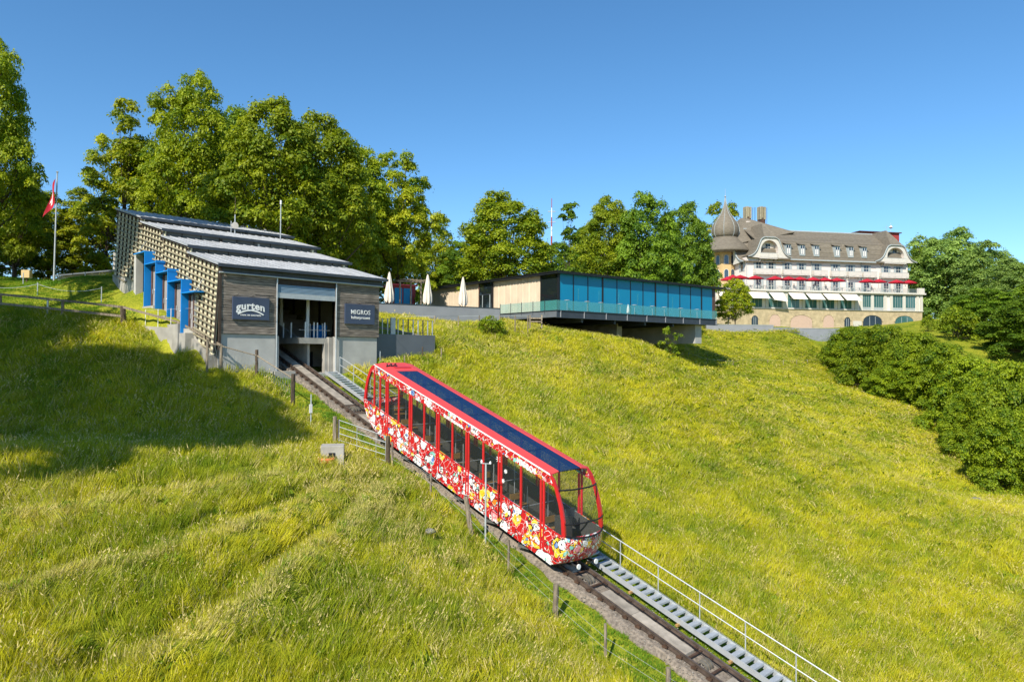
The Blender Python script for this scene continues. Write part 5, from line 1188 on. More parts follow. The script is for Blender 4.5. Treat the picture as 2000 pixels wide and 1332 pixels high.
B().tube((-3.6, t, ground(-3.6, t)-.3), (-3.6, t, z1), .03, k=6).obj('stake', 'hshutter', sg); B().box(-3.72, -3.56, t-.06, t-.04, zb_, za).obj('plate', 'white', sg)
for px, yb, yt, n, r_, lb in ((572, 782, 730, -3.1, .11, 'thick dark wooden post alone in the grass below the station'), (501, 726, 683, -3.3, .09, 'dark wooden post in front of the left concrete wall')):
    t, z0 = on_n(px, yb, n); z1 = on_n(px, yt, n)[1]; place('wooden_post', 'bark', irr_post(B(), n, t, ground(n, t)-.3, z1, r_), lb, 'post', 'k', (n, t, z0))
pt = [(-3.1, on_n(572, 760, -3.1)[0]), (-3.3, on_n(501, 700, -3.3)[0]), (-5.9, 25.0)]
nf = thing('mesh_fence', 'sagging wire mesh fence with a plank top along the left concrete wall', 'fence', 'k', (-4, 24, -1))
pts = [(-3.05, 20.4), (-3.25, 24.2), (-5.75, 24.9)]
def zt2(px, py, n): return on_n(px, py, n)[1]
q = [(-3.1, pt[0][1]+.1, zt2(572, 738, -3.1)), (-3.3, pt[1][1]-.1, zt2(501, 695, -3.3)), (-5.75, 25.1, zt2(432, 668, -5.75))]
for a, b_ in zip(q[:-1], q[1:]):
    B().pipe([a, b_], .035, k=5).obj('top_plank', 'fencewood', nf)
    for i in range(14):
        f0, f1 = i/14, (i+1)/14; p0 = [a[k]+(b_[k]-a[k])*f0 for k in range(3)]; p1 = [a[k]+(b_[k]-a[k])*f1 for k in range(3)]
        B().tube((p0[0], p0[1], p0[2]), (p1[0], p1[1], p1[2]-.9), .006, k=3).tube((p1[0], p1[1], p1[2]), (p0[0], p0[1], p0[2]-.9), .006, k=3).obj('mesh_wire', 'galv', nf)
irr_post(B(), -5.75, 25.1, ground(-5.75, 25.1)-.3, q[2][2]+.15, .07).obj('post', 'fencewood', nf)
# upper wooden fence: from the lattice corner up to the left edge
uf = [(432, 672, 700, 39.0), (348, 627, 668, 42.2), (240, 598, 636, 43.6), (122, 585, 622, 43.6), (0, 573, 604, 43.6), (-90, 560, 590, 43.8)]
fo = at_y(240, 636, 43.6); fe = thing('timber_rail_fence', 'old timber rail fence crossing the slope left of the station', 'fence', 'w', (fo[0], fo[1], fo[2]))
pp = []
for i, (x, yt, yb, Y) in enumerate(uf):
    a = at_y(x, yb, Y); z1 = at_y(x, yt, Y)[2]; g_ = Hs(a[0], a[1]); pp.append((a[0], a[1], g_, z1))
    irr_post(B(), a[0], a[1], g_-.4, z1, .16 if i == 2 else .085).obj('post', 'bark' if i == 2 else 'fencewood', fe)
for a, b_ in zip(pp[:-1], pp[1:]):
    d = Vector((b_[0]-a[0], b_[1]-a[1], 0)).normalized()*0; 
    for dz, hh in ((-.06, .07),)+(((-.62, .07),) if a[0] < pp[1][0]-.1 else ()):
        B().hexa([(a[0], a[1]-.11, a[3]+dz-hh), (b_[0], b_[1]-.11, b_[3]+dz-hh), (b_[0], b_[1]-.06, b_[3]+dz-hh), (a[0], a[1]-.06, a[3]+dz-hh), (a[0], a[1]-.11, a[3]+dz+hh), (b_[0], b_[1]-.11, b_[3]+dz+hh), (b_[0], b_[1]-.06, b_[3]+dz+hh), (a[0], a[1]-.06, a[3]+dz+hh)]).obj('fence_rail', 'fencewood', fe)
a = at_y(93, 618, 43.6); B().box(a[0]-.04, a[0]+.04, a[1]-.04, a[1]+.04, Hs(a[0], a[1])-.3, a[2]+1.1).obj('post', 'galv', fe)
# concrete kerb wall with thin white stakes below the blue doors
ka, kb = at_y(279, 640, 43.6), at_y(392, 668, 40.6); ang = math.atan2(kb[1]-ka[1], kb[0]-ka[0]); FR['c'] = (ka[0], ka[1], ang); KL = math.hypot(kb[0]-ka[0], kb[1]-ka[1])
zk = at_y(330, 637, 42.3)[2]
kw = thing('edge_wall', 'low stained concrete wall below the blue doors with thin white stakes', 'wall', 'c', (KL/2, 0, zk-.8))
B().hexa([(0, 0, zk-2.5), (KL, 0, zk-2.5), (KL, .25, zk-2.5), (0, .25, zk-2.5), (0, 0, zk+.05), (KL, 0, zk-.25), (KL, .25, zk-.25), (0, .25, zk+.05)]).obj('wall_face', 'concrete', kw)
for i, x in enumerate((272, 301, 329, 357, 384)):
    p_ = at_y(x, 636, 42.8-i*.5); B().tube(((i)*KL/4.4+.1, .1, zk-.2), (i*KL/4.4+.1, .1, zk+1.05), .02, k=6).obj('stake', 'white', kw)
B().tube((0, .1, zk+1.0), (KL, .1, zk+1.0), .008, k=4).obj('wire', 'galv', kw)
# flagpole, flag, chain posts, low building
fp = at_y(105, 552, 57); fp[2] = Hs(fp[0], fp[1]); zt_ = at_y(109, 338, 57)[2]
po = thing('flagpole', 'tall white flagpole on the lawn at the far left', 'flagpole', 'w', tuple(fp))
B().tube((fp[0], fp[1], fp[2]-.3), (fp[0]+.12, fp[1], zt_), .07, .045, k=10).obj('shaft', 'galv', po); B().lathe([(.02, -.08), (.11, 0), (.02, .08)], (fp[0]+.12, fp[1], zt_+.06), 10).obj('finial', 'galv', po)
def flagpt(s, h):   # s along the fly 0..1, h down the hoist 0..1
    x = fp[0]+.06-.95*s*(.45+.55*h); z = zt_-.5-1.9*h-1.2*s; y = fp[1]-.12-.16*math.sin(s*5+h*3)+.12*s; return (x, y, z)
FA = []
for i in range(15): FA.append([flagpt(i/14, j/14) for j in range(15)])
fl = thing('flag', 'drooping red flag with a white cross on the tall flagpole', 'flag', 'w', (fp[0], fp[1], zt_-2)); fl['_off'] = (fp[0], fp[1], zt_-2)
red_ = B(); wh = B()
for i in range(14):
    for j in range(14):
        u, v = i-6.5, j-6.5; c_ = (abs(u) < 1.1 and abs(v) < 3.6) or (abs(v) < 1.1 and abs(u) < 3.6)
        (wh if c_ else red_).add([FA[i][j], FA[i+1][j], FA[i+1][j+1], FA[i][j+1]], [(0, 1, 2, 3)])
red_.obj('cloth', 'redcloth', fl, smooth=True); wh.obj('cross', 'white', fl, smooth=True)
cf = thing('chain_fence', 'thin steel posts with a slack chain on the lawn below the flagpole', 'fence', 'w', tuple(at_y(140, 600, 50)))
cp_ = []
for x, yb, yt, Y in ((-60, 583, 548, 50), (73, 588, 552, 50), (198, 595, 560, 49)):
    a = at_y(x, yb, Y); z1 = at_y(x, yt, Y)[2]; g_ = Hs(a[0], a[1]); B().tube((a[0], a[1], g_-.2), (a[0], a[1], z1), .035, k=6).obj('post', 'galv', cf); cp_.append((a[0], a[1], z1-.1))
for a, b_ in zip(cp_[:-1], cp_[1:]):
    B().pipe([(a[0]+(b_[0]-a[0])*f, a[1]+(b_[1]-a[1])*f, a[2]+(b_[2]-a[2])*f-.35*4*f*(1-f)) for f in np.linspace(0, 1, 9)], .014, k=4).obj('chain', 'galv', cf)
for i, (x, yb, yt, Y) in enumerate(((166, 566, 532, 54), (45, 562, 533, 57))):
    a = at_y(x, yb, Y); z1 = at_y(x, yt, Y)[2]; g_ = Hs(a[0], a[1]); place('lawn_post', 'galv', B().tube((a[0], a[1], g_-.2), (a[0], a[1], z1), .035, k=6), ['slim steel post on the lawn in front of the low dark roof', 'slim steel post beside the yellow box left of the flagpole'][i], 'post', 'w', tuple(a))
la, lb_ = at_y(112, 550, 60), at_y(238, 552, 55.5); ang = math.atan2(lb_[1]-la[1], lb_[0]-la[0]); FR['l'] = (la[0], la[1], ang); LL = math.hypot(lb_[0]-la[0], lb_[1]-la[1])
z0 = Hs(la[0]+1, la[1]); lz = at_y(175, 536, 58)[2]
lo_ = thing('low_outbuilding', 'low concrete outbuilding with a flat dark lean-to roof beside the flagpole', 'outbuilding', 'l', (LL/2, 2, z0))
B().box(0, LL-.3, 0, 5, z0-1.5, lz).obj('wall', 'concrete', lo_); B().hexa([(-.2, -.3, lz+.0), (LL, -.3, lz+.0), (LL, 5.2, lz+.9), (-.2, 5.2, lz+.9), (-.2, -.3, lz+.12), (LL, -.3, lz+.12), (LL, 5.2, lz+1.02), (-.2, 5.2, lz+1.02)]).obj('roof', 'louver', lo_)
pxx = LL*.36; B().tube((pxx, 3, lz+.5), (pxx, 3, lz+2.2), .19, k=12).obj('chimney', 'concrete', lo_)
a = at_y(52, 553, 59); g_ = Hs(a[0], a[1]); yb_ = thing('yellow_box', 'faded yellow box on a post left of the flagpole', 'box', 'w', (a[0], a[1], g_))
B().box(a[0]-.35, a[0]+.35, a[1]-.2, a[1]+.2, g_+.35, g_+1.0).obj('box', 'yellowish', yb_, bevel=.03); B().box(a[0]-.05, a[0]+.05, a[1]-.05, a[1]+.05, g_-.2, g_+.35).obj('leg', 'bark', yb_)
# fence below the long grey wall
pf = thing('pasture_fence', 'slim post and wire fence below the long grey terrace wall', 'fence', 'w', tuple(at_y(900, 635, 60.5)))
pr = []
for x, yt, yb, Y in ((756, 618, 640, 57), (802, 617, 640, 57.3), (849, 617, 648, 57), (895, 617, 636, 60), (936, 616, 640, 60.5), (976, 616, 632, 61.5), (1006, 616, 634, 61.8), (1031, 616, 632, 62)):
    a = at_y(x, yb, Y); z1 = at_y(x, yt, Y)[2]; irr_post(B(), a[0], a[1], Hs(a[0], a[1])-.3, z1, .05, k=6).obj('post', 'fencewood', pf); pr.append((a[0], a[1], z1-.04))
B().pipe(pr, .02, k=4).obj('rail', 'hshutter', pf)
tg = thing('timber_gate', 'small white-grey timber hurdle under the corner of the pavilion deck', 'gate', 'w', tuple(at_y(1045, 632, 62)))
a0, a1 = at_y(1035, 632, 62), at_y(1058, 632, 62.3)
for p_ in (a0, a1): B().box(p_[0]-.06, p_[0]+.06, p_[1]-.05, p_[1]+.05, p_[2]-.4, p_[2]+.75).obj('post', 'fencewood', tg)
for h in (.12, .4): B().box(a0[0]+.05, a1[0]+.0, a0[1]-.02, a0[1]+.03, a0[2]+h, a0[2]+h+.12).obj('gate_rail', 'fencewood', tg)
# posts on the slope by the car and below the pavilion
for i, (x, yb, yt, Y, m_, lb) in enumerate(((742, 718, 708, 47, 'galv', 'short pale stub post just above the far end of the carriage roof'), (790, 722, 700, 47.5, 'fencewood', 'pale post in front of the blue-grey wall above the carriage roof'), (825, 718, 684, 49.6, 'bark', 'dark post in front of the shaded blue-grey wall'),
        (862, 708, 680, 50.5, 'fencewood', 'leaning pale post at the right end of the blue-grey wall'))):
    a = at_y(x, yb, Y); z1 = at_y(x, yt, Y)[2]; g_ = Hs(a[0], a[1]); place('slope_post', m_, irr_post(B(), a[0], a[1], min(g_, a[2])-.3, max(z1, g_+.8), .045, k=6), lb, 'post', 'w', tuple(a))
def hit(px, py, y0=12., y1=160.):
    D = ray(px, py); ys = np.linspace(y0, y1, 900); P_ = D[None]*(ys/D[1])[:, None]; k = np.argmax(P_[:, 2] < H(P_[:, 0], P_[:, 1])); return P_[k]
ef = thing('stake_fence', 'row of thin pale stakes with wire across the slope between pavilion and hedge', 'fence', 'w', tuple(hit(1467, 708)))
pr = []
for x, yb in ((1345, 700), (1382, 712), (1432, 716), (1467, 711), (1499, 712), (1530, 714), (1556, 713), (1577, 712), (1602, 711)):
    a = hit(x, yb, 76); irr_post(B(), a[0], a[1], a[2]-.3, a[2]+.75, .04, k=6).obj('stake', 'fencewood', ef); pr.append((a[0], a[1], a[2]+.65))
B().pipe(pr, .008, k=4).obj('wire', 'galv', ef)
a = at_y(840, 1011, 26.5); g_ = Hs(a[0], a[1])
def rock(name, x, y, z, r, lb):
    vs = []; k = 10
    b = B(); prof = [(.55, -.3), (.95, -.05), (1, .2), (.8, .5), (.4, .68)]
    for j, (rr, h) in enumerate(prof):
        for i in range(k): an = 2*math.pi*i/k; q = r*rr*(1+.2*math.sin(i*1.9+j)); vs.append((x+q*math.cos(an), y+q*.8*math.sin(an), z+h*r))
    fs = [(j*k+i, j*k+(i+1) % k, (j+1)*k+(i+1) % k, (j+1)*k+i) for j in range(4) for i in range(k)]+[tuple(range(4*k, 5*k))]
    place(name, 'rock', b.add(vs, fs), lb, 'rock', 'w', (x, y, z), smooth=True)
rock('boulder', a[0], a[1], g_+.16, .2, 'rounded grey boulder in the grass left of the leaning fence post')
a = at_y(1905, 973, 53); rock('boulder', a[0], a[1], Hs(a[0], a[1])+.1, .5, 'low flat stone in the meadow near the hedge at the right edge')
# distant radio mast and ochre house behind the trees
a = at_y(1077, 520, 170); rm = thing('radio_mast', 'thin red and white striped radio mast rising behind the trees', 'mast', 'w', (a[0], a[1], 6))
zt_ = at_y(1077, 388, 170)[2]; zz = np.linspace(6, zt_, 15)
for i in range(14):
    r_ = .45*(1-i/16); B().tube((a[0], a[1], zz[i]), (a[0], a[1], zz[i+1]), r_, r_*.95, k=6).obj('mast_section', 'brickred' if i % 2 else 'white', rm)
for h in (.82, .9): B().tube((a[0]-.9, a[1], 6+(zt_-6)*h), (a[0]+.9, a[1], 6+(zt_-6)*h), .1, k=5).obj('aerial_arm', 'galv', rm)
a0, a1 = at_y(1185, 560, 118), at_y(1285, 560, 118); zt_ = at_y(1230, 517, 118)[2]
oh = thing('ochre_house', 'ochre house mostly hidden behind the trees above the pavilion', 'house', 'w', (a0[0]+4, a0[1]+4, 6))
B().box(a0[0], a1[0], a0[1], a0[1]+9, 5, zt_).obj('wall', 'yellowish', oh)
B().hexa([(a0[0]-.6, a0[1]-.6, zt_), (a1[0]+.6, a0[1]-.6, zt_), (a1[0]+.6, a0[1]+9.6, zt_), (a0[0]-.6, a0[1]+9.6, zt_), (a0[0]-.6, a0[1]+4, zt_+2.4), (a1[0]+.6, a0[1]+4, zt_+2.4), (a1[0]+.6, a0[1]+5, zt_+2.4), (a0[0]-.6, a0[1]+5, zt_+2.4)]).obj('roof', 'htile', oh)
for i in range(4):
    x = a0[0]+1.2+i*2.1; f = B().box(x-.5, x+.5, a0[1]-.05, a0[1]-.004, zt_-2.4, zt_-.9).obj('window', 'htrim', oh); B().box(x-.4, x+.4, a0[1]-.08, a0[1]-.052, zt_-2.3, zt_-1.0).obj('pane', 'winpane', f)
# ------------------------------------------------------------------ trees
def leafmesh(name, clumps, nleaf, size, m, seed, fill=.16, hw_=1, z0=0, z1=1):
    r = np.random.default_rng(seed); cl = np.array([c[:3] for c in clumps]); cr_ = np.array([c[3] for c in clumps]); tone_c = r.uniform(0, 1, len(clumps))
    wgt = cr_**2; wgt = wgt/wgt.sum(); k = r.choice(len(clumps), nleaf, p=wgt)
    d = r.normal(size=(nleaf, 3)); d /= np.linalg.norm(d, axis=1)[:, None]; dn = d.copy(); d[:, 2] = np.where(d[:, 2] < -.35, -d[:, 2]*.6, d[:, 2]); rad = r.uniform(.35, 1.0, nleaf)**.55
    fr = r.random(nleaf) < .13; rad = np.where(fr, r.uniform(1.0, 1.5, nleaf), rad)
    p = cl[k]+d*(cr_[k]*rad)[:, None]*np.array([1.15, 1.15, .72]); p[:, 2] -= .35*cr_[k]*(np.hypot(d[:, 0], d[:, 1])*rad)**2
    nf = int(nleaf*fill); q = r.normal(size=(nf, 3)); q /= np.linalg.norm(q, axis=1)[:, None]; q *= (r.random(nf)**.4)[:, None]; zc2 = (z0+z1)/2
    p[:nf] = q*np.array([hw_*.70, hw_*.70, (z1-z0)*.40])+np.array([0, 0, zc2-(z1-z0)*.04])
    nrm = d*.75+r.normal(size=(nleaf, 3))*.38+np.array([0, 0, .5]); nrm /= np.linalg.norm(nrm, axis=1)[:, None]
    a = np.cross(nrm, r.normal(size=(nleaf, 3))); a /= np.linalg.norm(a, axis=1)[:, None]+1e-9; b = np.cross(nrm, a)
    s = size*r.uniform(.6, 1.35, nleaf)[:, None]
    co = np.stack([p-a*s, p-b*s*.6+nrm*s*.12, p+a*s, p+b*s*.6+nrm*s*.12], 1).reshape(-1, 3)
    me = bpy.data.meshes.new(name); me.vertices.add(len(co)); me.vertices.foreach_set('co', co.astype(np.float32).ravel()); n4 = nleaf*4
    me.loops.add(n4); me.loops.foreach_set('vertex_index', np.arange(n4)); me.polygons.add(nleaf); me.polygons.foreach_set('loop_start', np.arange(0, n4, 4)); me.update(calc_edges=True)
    at = me.attributes.new('tone', 'FLOAT', 'POINT'); tn = np.clip(.55*tone_c[k]+r.normal(0, .2, nleaf)+.25, 0, 1); at.data.foreach_set('value', np.repeat(tn, 4).astype(np.float32))
    me.materials.append(M[m]); return me
def crown_clumps(hw_, z0, z1, n, seed, shape='round', cr_=.115, nl=9, lobe=.30):
    """twig clumps set over the surface of an irregular crown made of a few big boughs"""
    r = np.random.default_rng(seed); h = z1-z0; big = []
    for i in range(nl):
        f = (i+.5)/nl; th = i*2.399963+r.normal(0, .35)
        if shape == 'round': e = math.sqrt(max(.03, 1-((f-.40)/.62)**2))
        elif shape == 'cone': e = .98*(1-f)**.8+.05
        elif shape == 'dome': e = math.sqrt(max(.03, 1-(max(0, f-.1)/.92)**2))
        else: e = .5+.5*math.sin(math.pi*min(1, .15+f*.85))
        R_ = hw_*lobe*r.uniform(.85, 1.35)*(1.1-.45*f); q = max(0, hw_*e*r.uniform(.85, 1.05)-R_)
        big.append((q*math.cos(th), q*math.sin(th), z0+R_*.5+f*(h-R_*1.2), R_))
    core = {'tall': .35, 'dome': .74}.get(shape, .64)
    big.append((0, 0, z0+h*.45, hw_*core)); big.append((0, 0, z0+h*.68, hw_*core*.8)); big.append((r.normal(0, .08)*hw_, r.normal(0, .08)*hw_, z1-hw_*.30, hw_*.28))
    bb = np.array(big); w_ = bb[:, 3]**2*(1 if True else 1); w_ = w_/w_.sum(); out = []
    tries = 0
    while len(out) < n and tries < n*12:
        tries += 1; k = r.choice(len(bb), p=w_); d = r.normal(size=3); d /= np.linalg.norm(d)
        if d[2] < -.5: continue
        R_ = bb[k, 3]; vs_ = 1.0 if k < nl else h*.42/(hw_*core)*.6
        p = bb[k, :3]+d*np.array([R_, R_, R_*max(.8, vs_)])*r.uniform(.88, 1.06)
        inside = (((p-bb[:, :3])/np.c_[bb[:, 3], bb[:, 3], bb[:, 3]])**2).sum(1); inside[k] = 9
        if (inside < .55).any() or p[2] < z0 or p[2] > z1*1.02: continue
        out.append((p[0], p[1], p[2], hw_*cr_*r.uniform(.7, 1.35)))
    a = np.array(out); ext = np.percentile(np.hypot(a[:, 0], a[:, 1])+a[:, 3]*.6, 97); a[:, :2] *= hw_/ext
    top = (a[:, 2]+a[:, 3]*.6).max(); lo = a[:, 2].min(); a[:, 2] = z0+(a[:, 2]-lo)*(z1-z0)/(top-lo)
    return [tuple(q) for q in a]
def trunkmesh(name, clumps, h, r0, z0, seed):
    r = random.Random(seed); b = B(); b.tube((0, 0, -1.0), (r.uniform(-.1, .1), r.uniform(-.1, .1), z0*.6), r0*1.25, r0*.9, k=10); top = (.15, 0, z0+(h-z0)*.7); b.tube((0, 0, z0*.6), top, r0*.9, r0*.2, k=8)
    for c in clumps[::max(1, len(clumps)//26)]:
        f = min(.95, max(.12, (c[2]-z0)/(h-z0)*.75)); s = (top[0]*f, 0, z0*.6+(top[2]-z0*.6)*f*.8); m1 = ((s[0]+c[0])*.55, (s[1]+c[1])*.55, s[2]+(c[2]-s[2])*.35); b.tube(s, m1, r0*.34, r0*.2, k=5, cap=False).tube(m1, c[:3], r0*.2, r0*.05, k=5, cap=False)
    return b.mesh(name, 'bark')
SP = {}
def species(key, hw_, z0, h, n, shape, m, leaves, size, r0, seed, cr_=.115, nl=9, lobe=.30, fill=.16):
    cl = crown_clumps(hw_, z0, h, n, seed, shape, cr_, nl, lobe); SP[key] = (trunkmesh('trunk', cl, h, r0, z0, seed), leafmesh('crown', cl, leaves, size, m, seed+50, fill, hw_, z0, h), hw_, h)
species('limeA', 7.5, 1.8, 20, 260, 'round', 'leafB', 66000, .155, .42, 3, nl=11)
species('limeB', 7.0, 1.4, 17, 250, 'dome', 'leafB', 64000, .15, .40, 5, nl=11)
species('limeC', 6.0, 1.5, 18, 190, 'round', 'leafC', 48000, .15, .36, 8, nl=10, lobe=.33, fill=.12)
species('airy', 4.6, 2.0, 18, 95, 'tall', 'leafC', 17000, .155, .24, 11, .13, 12, .27, .03)
species('darkA', 6.6, 1.6, 16, 210, 'round', 'leafA', 44000, .155, .38, 13, nl=10)
species('coolA', 7.0, 1.0, 16, 240, 'dome', 'leafD', 56000, .165, .36, 17, nl=12)
species('hazeTintA', 7.0, .8, 16, 260, 'round', 'leafE', 50000, .17, .36, 57, nl=12)
species('poplar', 2.1, 1.2, 17, 90, 'tall', 'leafD', 9000, .17, .16, 21, .22, 10, .42, .06)
species('small', 3.4, 1.6, 8.8, 150, 'cone', 'leafC', 20000, .12, .12, 25, .14, 10, .32)
species('hedge', 5.6, -.5, 7.2, 330, 'dome', 'leafH', 60000, .115, .14, 31, .095, 13, .30)
species('hedgeB', 5.6, -.5, 7.6, 330, 'dome', 'leafH', 60000, .115, .14, 37, .095, 14, .28)
species('scrub', 1.5, .0, 2.2, 60, 'dome', 'leafH', 3600, .075, .04, 41, .17, 7, .34, .1)
species('sapling', 1.5, .5, 2.6, 22, 'tall', 'leafH', 900, .075, .035, 47, .16, 6, .3, .0)
species('highA', 6.5, 15.5, 25, 150, 'round', 'leafA', 36000, .24, .38, 43, .14, 9, .36, .3)
used = set()
def tree(key, px, Y, top, wpx, label, group=None, base=None, name=None, cat=None, rz=None, XY=None, leaf=None, hgt=None):
    tm, cm, hw_, h0 = SP[key]
    if XY is None: a = at_y(px, 690, Y); x, y = a[0], a[1]
    else: x, y = XY
    g_ = Hs(x, y) if base is None else base
    hh = (at_y(px, top, Y)[2]-g_) if hgt is None else hgt
    sz = hh/h0; sx = (wpx*1.14/2*Y/FPX)/hw_ if XY is None else wpx/hw_
    o = bpy.data.objects.new(name or 'broadleaf_tree', None); C.objects.link(o); o.location = (x, y, g_-.1); o.scale = (sx, sx, sz); o.rotation_euler = (0, 0, rz if rz is not None else (px*1.37) % 6.28)
    o['label'] = label; o['category'] = cat or 'tree'
    if group: o['group'] = group
    sh_ = name in ('hedge_bush', 'shrub')
    t = link(tm, 'stems' if sh_ else 'trunk', o); c = link(cm, 'foliage' if sh_ else 'crown', o); c['kind'] = 'stuff'
    return o
G1 = 'broadleaf trees behind the station'; G2 = 'trees behind the pavilion'; G3 = 'trees right of the hotel'; G4 = 'trees at the left edge'
tree('limeA', -30, 60, 62, 175, 'tall dark tree cut by the left picture edge, reaching highest there', G4)
tree('limeB', 25, 68, 318, 140, 'dark tree behind the flag, right under the tall one at the left edge', G4)
tree('limeC', 92, 78, 372, 130, 'lower tree filling in behind the flagpole', G4)
tree('limeC', 165, 79, 365, 130, 'yellow-green tree between the flagpole and the station', G4)
tree('darkA', -40, 72, 350, 180, 'shaded tree low at the far left behind the yellow box', G4)
tree('airy', 238, 70, 196, 150, 'thin airy tree left of the big group, sky showing through', G1)
tree('airy', 205, 76, 262, 110, 'small airy tree lower left of the thin airy one', G1)
tree('limeA', 372, 66, 136, 185, 'tallest tree behind the station, with a narrow pointed crown', G1)
tree('limeC', 300, 72, 210, 130, 'tree between the airy one and the tallest one behind the station', G1)
tree('limeB', 525, 60, 194, 225, 'broad lime tree rising over the middle of the station roof', G1, rz=1.0)
tree('limeB', 622, 64, 214, 215, 'broad lime tree over the right end of the station roof', G1)
tree('darkA', 455, 74, 210, 170, 'dark tree filling the gap between the tallest and the broad lime', G1)
tree('limeB', 690, 77, 285, 170, 'tree stepping down right of the broad limes', G1, rz=2.0)
tree('limeC', 775, 80, 293, 150, 'yellow-green tree with a ragged top above the closed parasols', G1)
tree('darkA', 730, 88, 380, 160, 'dark tree behind the red kiosk', G1)
tree('limeC', 850, 100, 420, 100, 'small tree between the parasols and the curtain wall', G2)
tree('limeB', 985, 84, 374, 205, 'round lime tree standing alone over the cream curtains', G2)
tree('coolA', 900, 100, 470, 120, 'low tree behind the left end of the pavilion roof', G2)
tree('poplar', 1112, 112, 393, 50, 'slender airy poplar next to the radio mast', G2)
tree('coolA', 1085, 122, 470, 110, 'low bluish tree below the radio mast', G2)
tree('limeA', 1190, 100, 380, 140, 'left one of the two broad trees above the blue glass', G2, rz=4.0)
tree('coolA', 1262, 98, 374, 150, 'right one of the two broad trees above the blue glass', G2)
tree('coolA', 1340, 112, 390, 118, 'bright green tree left of the tan tower', G2, rz=5)
tree('limeC', 1412, 186, 392, 110, 'tree peeking out behind the onion dome', G2)
tree('darkA', 1310, 128, 430, 120, 'dark tree in the gap behind the bright green one', G2)
tree('darkA', 1150, 125, 440, 110, 'dark tree behind the poplar and the left broad tree', G2)
tree('small', 1436, 118, 543, 68, 'small round yellow-green tree on the forecourt before the hotel corner', None, base=Hs(*at_y(1436, 636, 118)[:2]))
tree('hazeTintA', 1850, 160, 444, 160, 'tall tree just right of the hotel', G3)
tree('hazeTintA', 1925, 150, 470, 120, 'dark green tree second from the hotel', G3, rz=2.2)
tree('hazeTintA', 1985, 135, 498, 120, 'pale misty green tree at the right picture edge', G3)
tree('darkA', 1800, 176, 480, 110, 'tree partly hidden by the right end of the hotel', G3)
tree('coolA', 1925, 122, 560, 130, 'low dark tree over the sunlit bank', G3, rz=.7)
tree('coolA', 2010, 108, 575, 170, 'dense tree low at the right edge above the hedge', G3, rz=3.3)
tree('coolA', 2100, 120, 480, 190, 'tree mostly outside the right picture edge', G3)
tree('scrub', 1870, 118, 592, 70, 'light green round shrub standing alone on the sunlit bank', None, name='shrub', cat='shrub')
tree('scrub', 1813, 128, 612, 26, 'small sapling beside the right corner of the hotel', None, name='shrub', cat='shrub')
HB = 'big hedge bushes on the right slope'
for k, (key, px, Y, top, wp, rz, lb) in enumerate((('hedge', 1662, 101, 634, 118, .4, 'leftmost big hedge bush, before the stone arches'), ('hedgeB', 1722, 93, 632, 150, 1.9, 'second hedge bush from the left, below the hotel'),
        ('hedge', 1790, 86, 644, 150, 2.5, 'third hedge bush, under the right corner of the hotel'), ('hedgeB', 1756, 84, 700, 120, 5.0, 'low hedge bush bulging forward in the middle of the hedge'), ('hedgeB', 1850, 80, 668, 140, 1.0, 'fourth hedge bush, where the hedge turns downhill'),
        ('hedge', 1905, 72, 695, 175, 4.0, 'fifth hedge bush, broad and halfway down the right edge'), ('hedgeB', 1895, 67, 760, 120, 2.2, 'hedge bush bulging forward below the broad fifth one'), ('hedge', 1985, 64, 700, 170, 3.0, 'tall hedge bush behind the lowest one at the right edge'), ('hedgeB', 1960, 58.5, 790, 150, 3.6, 'lowest hedge bush, nearest the viewer at the right edge'), ('hedge', 2060, 60, 720, 190, 5.5, 'hedge bush cut by the right picture edge'))):
    tree(key, px, Y, top, wp, lb, HB, name='hedge_bush', cat='bush', rz=rz)
tree('scrub', 958, 60.5, 612, 55, 'dark round shrub below the end of the long grey wall', None, name='shrub', cat='shrub')
tree('sapling', 1310, 66, 634, 50, 'loose light green sapling before the pavilion support', None, name='shrub', cat='shrub')
tree('scrub', 823, 72, 560, 26, 'small bright bush in front of the red kiosk', None, name='shrub', cat='shrub')
for i, (x, y, w_, h_) in enumerate(((-25.3, 14.3, 6.6, 25), (-33.5, 15.5, 7.6, 26.5), (-43, 18.5, 8.5, 28), (-57, 26, 8, 30), (-38, 33, 6, 38), (-62, 44, 8, 28))):
    tree('highA', 0, 0, 0, w_, 'tall high-crowned tree outside the left picture edge, %s in its row' % ['first', 'second', 'third', 'fourth', 'fifth', 'sixth'][i], 'tall trees outside the left edge', XY=(x, y), hgt=h_, rz=i*1.3)
